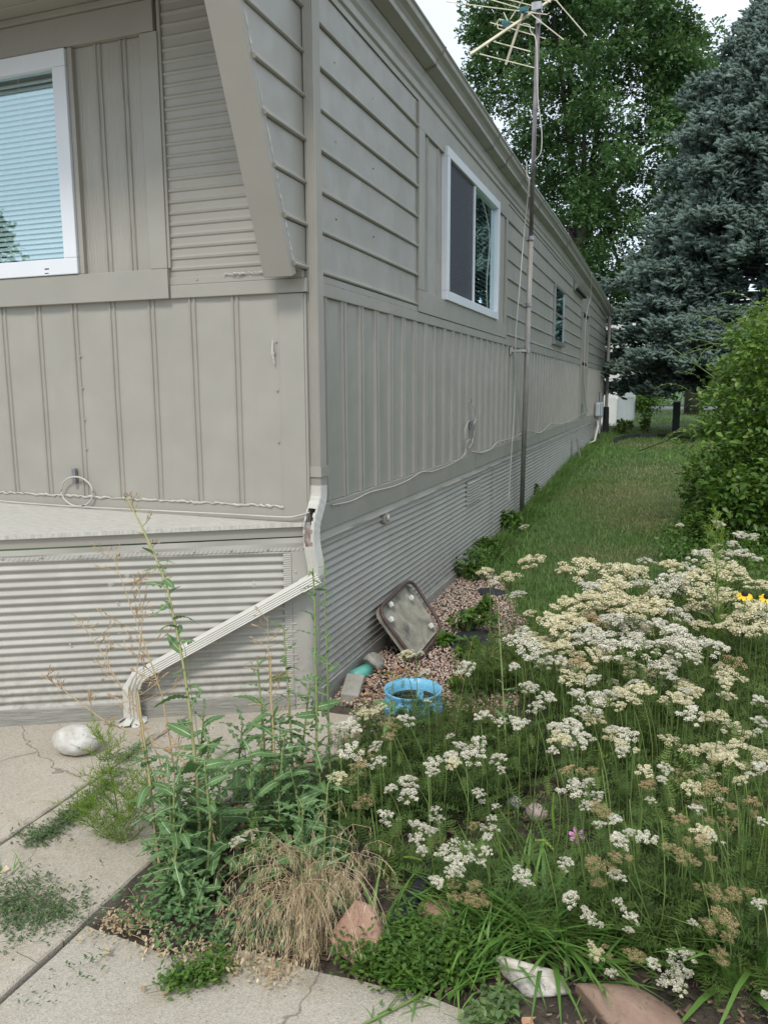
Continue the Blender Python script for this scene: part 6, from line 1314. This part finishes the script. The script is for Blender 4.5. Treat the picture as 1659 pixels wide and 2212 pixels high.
# cheat grass: hanging tan panicles
def cheat(c, n, label, seed, H=(.2, .34), spread=.06):
    r = random.Random(seed); a = Acc(); SP = tpl([(-.5, 0, 0), (.5, 0, 0), (.3, 5, .3), (0, 12, 0), (-.3, 5, -.3)], [(0, 1, 2), (0, 2, 4), (4, 2, 3)]); P = []; Yw = []; Tl = []
    for i in range(n):
        p = np.array([r.gauss(0, spread), r.gauss(0, spread*.7), 0]); az = r.uniform(0, 6.28); d = np.array([math.cos(az)*.08, math.sin(az)*.08-.05, 1.]); h = r.uniform(*H); q = [p]
        for j in range(8): d = d/np.linalg.norm(d); q.append(q[-1]+d*h/5.5); d = d+np.array([math.cos(az)*.035, math.sin(az)*.035-.04, (-.10 if j < 3 else -.42)-.05*j])
        a.tube(q, np.linspace(.0012, .0006, 9), .45+r.uniform(-.2, .3), 3)
        for j in range(4, 9):
            for k_ in range(r.randint(3, 6)):
                d2 = np.array([r.gauss(0, .35), r.gauss(0, .35), -1.]); e_ = q[j]+d2/np.linalg.norm(d2)*r.uniform(.01, .035); a.tube([q[j], e_], [.0005, .0004], .5, 3); P.append(e_); Yw.append(r.uniform(0, 6.28)); Tl.append(-1.25+r.gauss(0, .25))
    a.scat(SP, rotm(np.array(Yw), np.array(Tl)), np.array(P), np.random.default_rng(seed).uniform(.0016, .0026, len(P)), .55+np.random.default_rng(seed).normal(0, .2, len(P)))
    r_ = np.random.default_rng(seed); m_ = n*2; a.scat(blade_t(.02, .8, 3), rotm(r_.uniform(0, 6.28, m_), r_.uniform(.2, 1.3, m_)), np.stack([r_.normal(0, spread, m_), r_.normal(0, spread*.7, m_), np.zeros(m_)], 1), r_.uniform(.05, .13, m_), .4+r_.normal(0, .2, m_))
    o = link('dried_grass', a.mesh('dried_grass', MT['dry']), None, (c[0], c[1], -.15)); return tag(o, label, 'grass')
cheat(G(655, 2070, -.15)+np.array([0, .05, 0]), 62, 'large hanging clump of straw-coloured dried grass in front of the pink boulder', 1, (.24, .38), .028)
cheat(G(595, 2075, -.15)+np.array([0, .05, 0]), 8, 'thinner tan dried grass left of the largest dry clump', 2, (.14, .26), .03)
cheat(G(690, 2020, -.15)+np.array([0, .03, 0]), 8, 'tan dried grass leaning over the pink boulder', 3, (.24, .33), .02)
cheat(G(765, 1985, -.15), 16, 'few nodding tan seed sprays right of the dry clump', 4, (.18, .26), .02)
# coarse green grass at the front
BL = blade_t(.058, .6, 4)
for i, (u, v, n_, L_, sp_, l_) in enumerate([(1040, 2020, 34, (.12, .26), .05, 'broad-bladed green grass clump left of the quartz rock'), (1140, 2030, 46, (.14, .30), .06, 'tall coarse green grass clump behind the quartz rock'), (1200, 2040, 34, (.12, .30), .05, 'coarse green grass between quartz and brown rock'), (960, 2050, 26, (.08, .18), .06, 'short coarse grass over the second pink rock'), (1010, 2110, 22, (.08, .2), .05, 'grass tuft spilling on the concrete edge'), (1250, 1930, 26, (.1, .24), .05, 'coarse grass below the pink cosmos'), (1400, 2060, 7, (.14, .26), .02, 'thin grass with one wide blade behind the brown rock'), (1600, 2130, 16, (.2, .45), .04, 'tall upright grass at the lower right corner'), (1645, 2090, 12, (.2, .5), .03, 'tallest grass blades at the right edge'), (1090, 1960, 24, (.12, .28), .05, 'coarse grass in the open centre of the bed'), (815, 2000, 12, (.1, .22), .03, 'few grey-green grass blades beside the pink boulder'), (1260, 2120, 12, (.08, .2), .03, 'grass tuft in the gap before the brown rock'), (20, 1905, 5, (.06, .14), .03, 'grass tuft at the left edge on the slab joint'), (960, 2150, 12, (.08, .16), .04, 'creeping crabgrass on the edge of the lower slab')]):
    tuft('grass_clump', G(u, v, -.15), int(n_*1.9), (L_[0]*1.15, L_[1]*1.15), sp_, BL, 'blade', l_, 200+i, .62, 1, (1.05, .3))
# crabgrass runner over the slab
a = Acc(); rp = [G(u, v, -.13) for u, v in ((1010, 2090), (950, 2120), (880, 2165), (800, 2205), (735, 2240))]; a.tube(rp, .004, .35, 5); rq = np.random.default_rng(3)
Pn = np.array([path_pt(rp, t_) for t_ in rq.random(22)]); a.scat(BL, rotm(rq.uniform(0, 6.28, 22), rq.uniform(.05, .5, 22)), Pn-np.array([0, 0, 0]), rq.uniform(.06, .12, 22), .5, 1)
tag(link('crabgrass_runner', a.mesh('crabgrass_runner', [MT['stem'], MT['blade']])), 'green crabgrass runner sprawling over the lower slab edge', 'grass')
# foxtails
def foxtail(pix, y, label, seed, tint):
    r = random.Random(seed); P = [at_y(u, v, y) for u, v in pix]; base = P[0].copy(); root = thing('foxtail_grass', base, label, 'grass'); L = [p-base for p in P]; a = Acc(); a.tube(L[:-2], .0012, .35, 4); link('stem', a.mesh('stem', MT['stem']), root)
    h = Acc(); q = L[-3:]; 
    for i in range(170):
        t_ = r.random(); p = path_pt(q, t_); d = np.array([r.gauss(0, 1), r.gauss(0, 1), r.gauss(.3, .5)]); d /= np.linalg.norm(d); w_ = .0045*math.sin(PI*min(1, t_*.9+.12))**.5; h.tube([p, p+d*w_*1.7], [.0012, .0003], tint+r.gauss(0, .12), 3)
    h.tube(q, [.004, .0045, .002], tint, 6); link('seed_head', h.mesh('seed_head', MT['feather']), root)
foxtail([(1190, 1990), (1193, 1880), (1196, 1790), (1193, 1755), (1196, 1712)], -1.25, 'upright green foxtail grass left of the pink cosmos', 1, .55)
foxtail([(1130, 1990), (1100, 1900), (1085, 1860), (1078, 1820), (1071, 1792)], -1.3, 'green foxtail grass leaning left in the open centre', 2, .5)
foxtail([(1160, 2000), (1150, 1920), (1145, 1880), (1140, 1868), (1137, 1850)], -1.3, 'shorter green foxtail beside the white flowers', 3, .5)
foxtail([(1230, 2000), (1215, 1900), (1195, 1835), (1175, 1815), (1155, 1815)], -1.25, 'pale drooping foxtail seed head', 4, .95)
foxtail([(960, 2000), (935, 1890), (910, 1858), (890, 1852), (872, 1851)], -1.35, 'bright green foxtail bending left over the black edging', 5, .75)
# low mats
def matt(pts, n, spread, size, m_, label, seed, h=.03, tp=SLEAF, tb_=.5, name='ground_cover'):
    r = np.random.default_rng(seed); a = Acc(); P = []
    cs = np.array([G(u, v, -.13) for u, v, _ in pts]); wt = np.array([w_ for _, _, w_ in pts], float); idx = r.choice(len(pts), n, p=wt/wt.sum()); c = cs[idx]
    P = c+np.column_stack([r.normal(0, spread, n), r.normal(0, spread, n), np.abs(r.normal(0, h, n))]); P[:, 2] = np.clip(P[:, 2], -.13, None)
    a.scat(tp, rotm(r.uniform(0, 6.28, n), r.normal(.2, .4, n)), P, r.uniform(size*.6, size*1.3, n), tb_+r.normal(0, .15, n))
    for i in range(n//14): p = P[i]; d = r.normal(size=3)*.04; d[2] = abs(d[2])*.2; a.tube([p, p+d*.5+np.array([0, 0, .004]), p+d], .0009, .5, 3)
    tag(link(name, a.mesh(name, MT[m_])), label, 'weeds', kind='stuff')
matt([(276, 1640, 1), (255, 1670, 1), (230, 1700, 1.5), (200, 1730, 2), (170, 1755, 2), (140, 1775, 1.5), (110, 1800, 1.6), (80, 1815, 1), (50, 1800, .5), (240, 1640, .6), (300, 1620, .7)], 1900, .032, .016, 'weed', 'prostrate knotweed mat creeping along the slab joint', 1, .012)
matt([(0, 1940, 1), (40, 1960, 1.5), (80, 1975, 1.5), (120, 1985, 1.3), (60, 1925, 1), (20, 1990, .8), (150, 1950, .5), (10, 2040, .2), (190, 2080, .15), (100, 2140, .1)], 1500, .055, .015, 'weed', 'prostrate knotweed mat spreading at the lower left', 2, .012)
matt([(880, 2110, 2), (920, 2080, 2), (830, 2090, 2), (970, 2060, 1.5), (870, 2050, 1.5), (780, 2075, .8), (1000, 2090, 1), (900, 2030, 1)], 5200, .038, .020, 'vine', 'low mat of small rounded green leaves between the rocks', 3, .04, LEAF, .38)
matt([(390, 2120, 1), (440, 2110, 1), (470, 2090, .6)], 700, .025, .018, 'vine', 'small clover-like weeds at the tip of the weed clump', 4, .02, LEAF, .45)
matt([(1070, 2190, 1), (1040, 2205, .8), (1085, 2170, .8)], 420, .022, .026, 'weed', 'round-leaved mallow on the bare soil beside the slab', 5, .015, LEAF, .75)
matt([(420, 2000, 1), (350, 1990, 1), (480, 2030, 1), (540, 2030, 1), (380, 2040, .8), (600, 2040, .8), (300, 1990, .7)], 700, .04, .020, 'lettuce', 'small jagged leaves and seedlings at the base of the weed clump', 6, .05, LEAF, .45)
matt([(300, 2000, 1), (260, 1990, 1), (350, 2040, 1), (420, 2070, 1), (520, 2075, 1), (600, 2100, 1), (230, 2010, .5)], 750, .035, .017, 'dry', 'withered tan leaves and roots along the slab edge', 7, .012, SLEAF, .35, 'plant_litter')
matt([(1300, 1990, 1), (1400, 2030, 1), (1500, 2080, 1), (1560, 2130, 1), (1450, 1980, 1), (1550, 2000, 1), (1640, 2050, 1), (1560, 2000, .1)], 500, .06, .055, 'yleaf', 'low dark leafy growth at the lower right of the bed', 8, .06, FEATH, .45)

# ================================================================== SINGLE FLOWERS
def flower(u, v, y, name, label, pet_c, cen_c, n, rad, cr, tilt, rz, drop=.0, dome=.4, h0=-.14):
    c = at_y(u, v, y); base = np.array([c[0]+.02, c[1]+.03, gz(c[1])]); root = thing(name, base, label, 'flower'); o_ = c-base
    a = Acc(); a.tube([(0, 0, 0), (o_[0]*.4, o_[1]*.5, o_[2]*.6), o_], [.002, .0015, .0015], .3, 5); link('stem', a.mesh('stem', MT['stem']), root)
    pm = plain(name+'_petal', pet_c, .5, .1, 20, 0); mb_ = MB(); V = []; 
    for i, (x, y_) in enumerate([(0, .12), (-.16, .4), (-.22, .75), (-.14, .97), (-.05, .92), (0, 1.0), (.06, .93), (.15, .97), (.22, .75), (.16, .4)]): V.append((x*rad, y_*rad, -.1*rad*y_*y_+.03*rad*(abs(x) > .1)))
    mb_.add(V, [tuple(range(10))]); me = mb_.mesh('petal', pm)
    for i in range(n):
        o = link('petal', me, root, tuple(o_)); o.rotation_euler = (tilt, drop, 0); o.matrix_local = Matrix.Translation(o_) @ Matrix.Rotation(tilt, 4, 'X') @ Matrix.Rotation(rz+i*2*PI/n+random.uniform(-.1, .1), 4, 'Z') @ Matrix.Rotation(-drop, 4, 'X')
    mb_ = MB(); n2 = 10; V = [(0, 0, dome*cr)]
    for z, q in ((.75, .6), (.35, 1), (-.3, .9)): V += [(cr*q*math.cos(i*2*PI/n2), cr*q*math.sin(i*2*PI/n2), dome*cr*z) for i in range(n2)]
    mb_.add(V, [(0, 1+i, 1+(i+1) % n2) for i in range(n2)]+[(1+j*n2+i, 1+(j+1)*n2+i, 1+(j+1)*n2+(i+1) % n2, 1+j*n2+(i+1) % n2) for j in (0, 1) for i in range(n2)])
    o = mb_.build('centre', plain(name+'_centre', cen_c, .8, .3, 60, .5), root, smooth=True); o.matrix_local = Matrix.Translation(o_+np.array([0, 0, .001])) @ Matrix.Rotation(tilt, 4, 'X')
flower(1245, 1804, -1.28, 'cosmos_flower', 'pink cosmos flower with a yellow centre above the coarse grass', (.80, .26, .62), (.75, .42, .03), 6, .027, .006, .9, .3)
flower(1608, 1284, .5, 'coneflower', 'yellow black-eyed flower with a dark dome among the cream yarrow', (.80, .52, .01), (.018, .012, .012), 9, .042, .017, .35, .2, .25, 1.3)
flower(1655, 1290, .45, 'coneflower', 'yellow black-eyed flower cut by the right edge of the photo', (.80, .52, .01), (.018, .012, .012), 9, .038, .015, .5, .5, .2, 1.3)
# ragwort-like spent heads
for i, (u, v) in enumerate([(1053, 1591), (1080, 1606), (1097, 1600), (1066, 1610), (1073, 1687), (1112, 1652)]):
    c = at_y(u, v, -.3); a = Acc(); q = np.random.default_rng(i); n = 16; a.scat(blade_t(.25, .2, 2), rotm(np.arange(n)*.4, q.uniform(0, .7, n)), np.zeros((n, 3)), q.uniform(.010, .016, n), .75); a.tube([(0, 0, 0), (.01, .02, -.12)], .001, .4, 3)
    tag(link('spent_flower', a.mesh('spent_flower', MT['dry']), None, tuple(c)), ['leftmost', 'lower middle', 'right upper', 'lowest right', 'low drooping', 'far right single'][i]+' star-shaped spent brown flower near the foot of the lone lettuce', 'flower', 'spent flowers by the lone lettuce')
print('objects', len(bpy.data.objects), 'tris', sum(len(m_.polygons) for m_ in bpy.data.meshes))
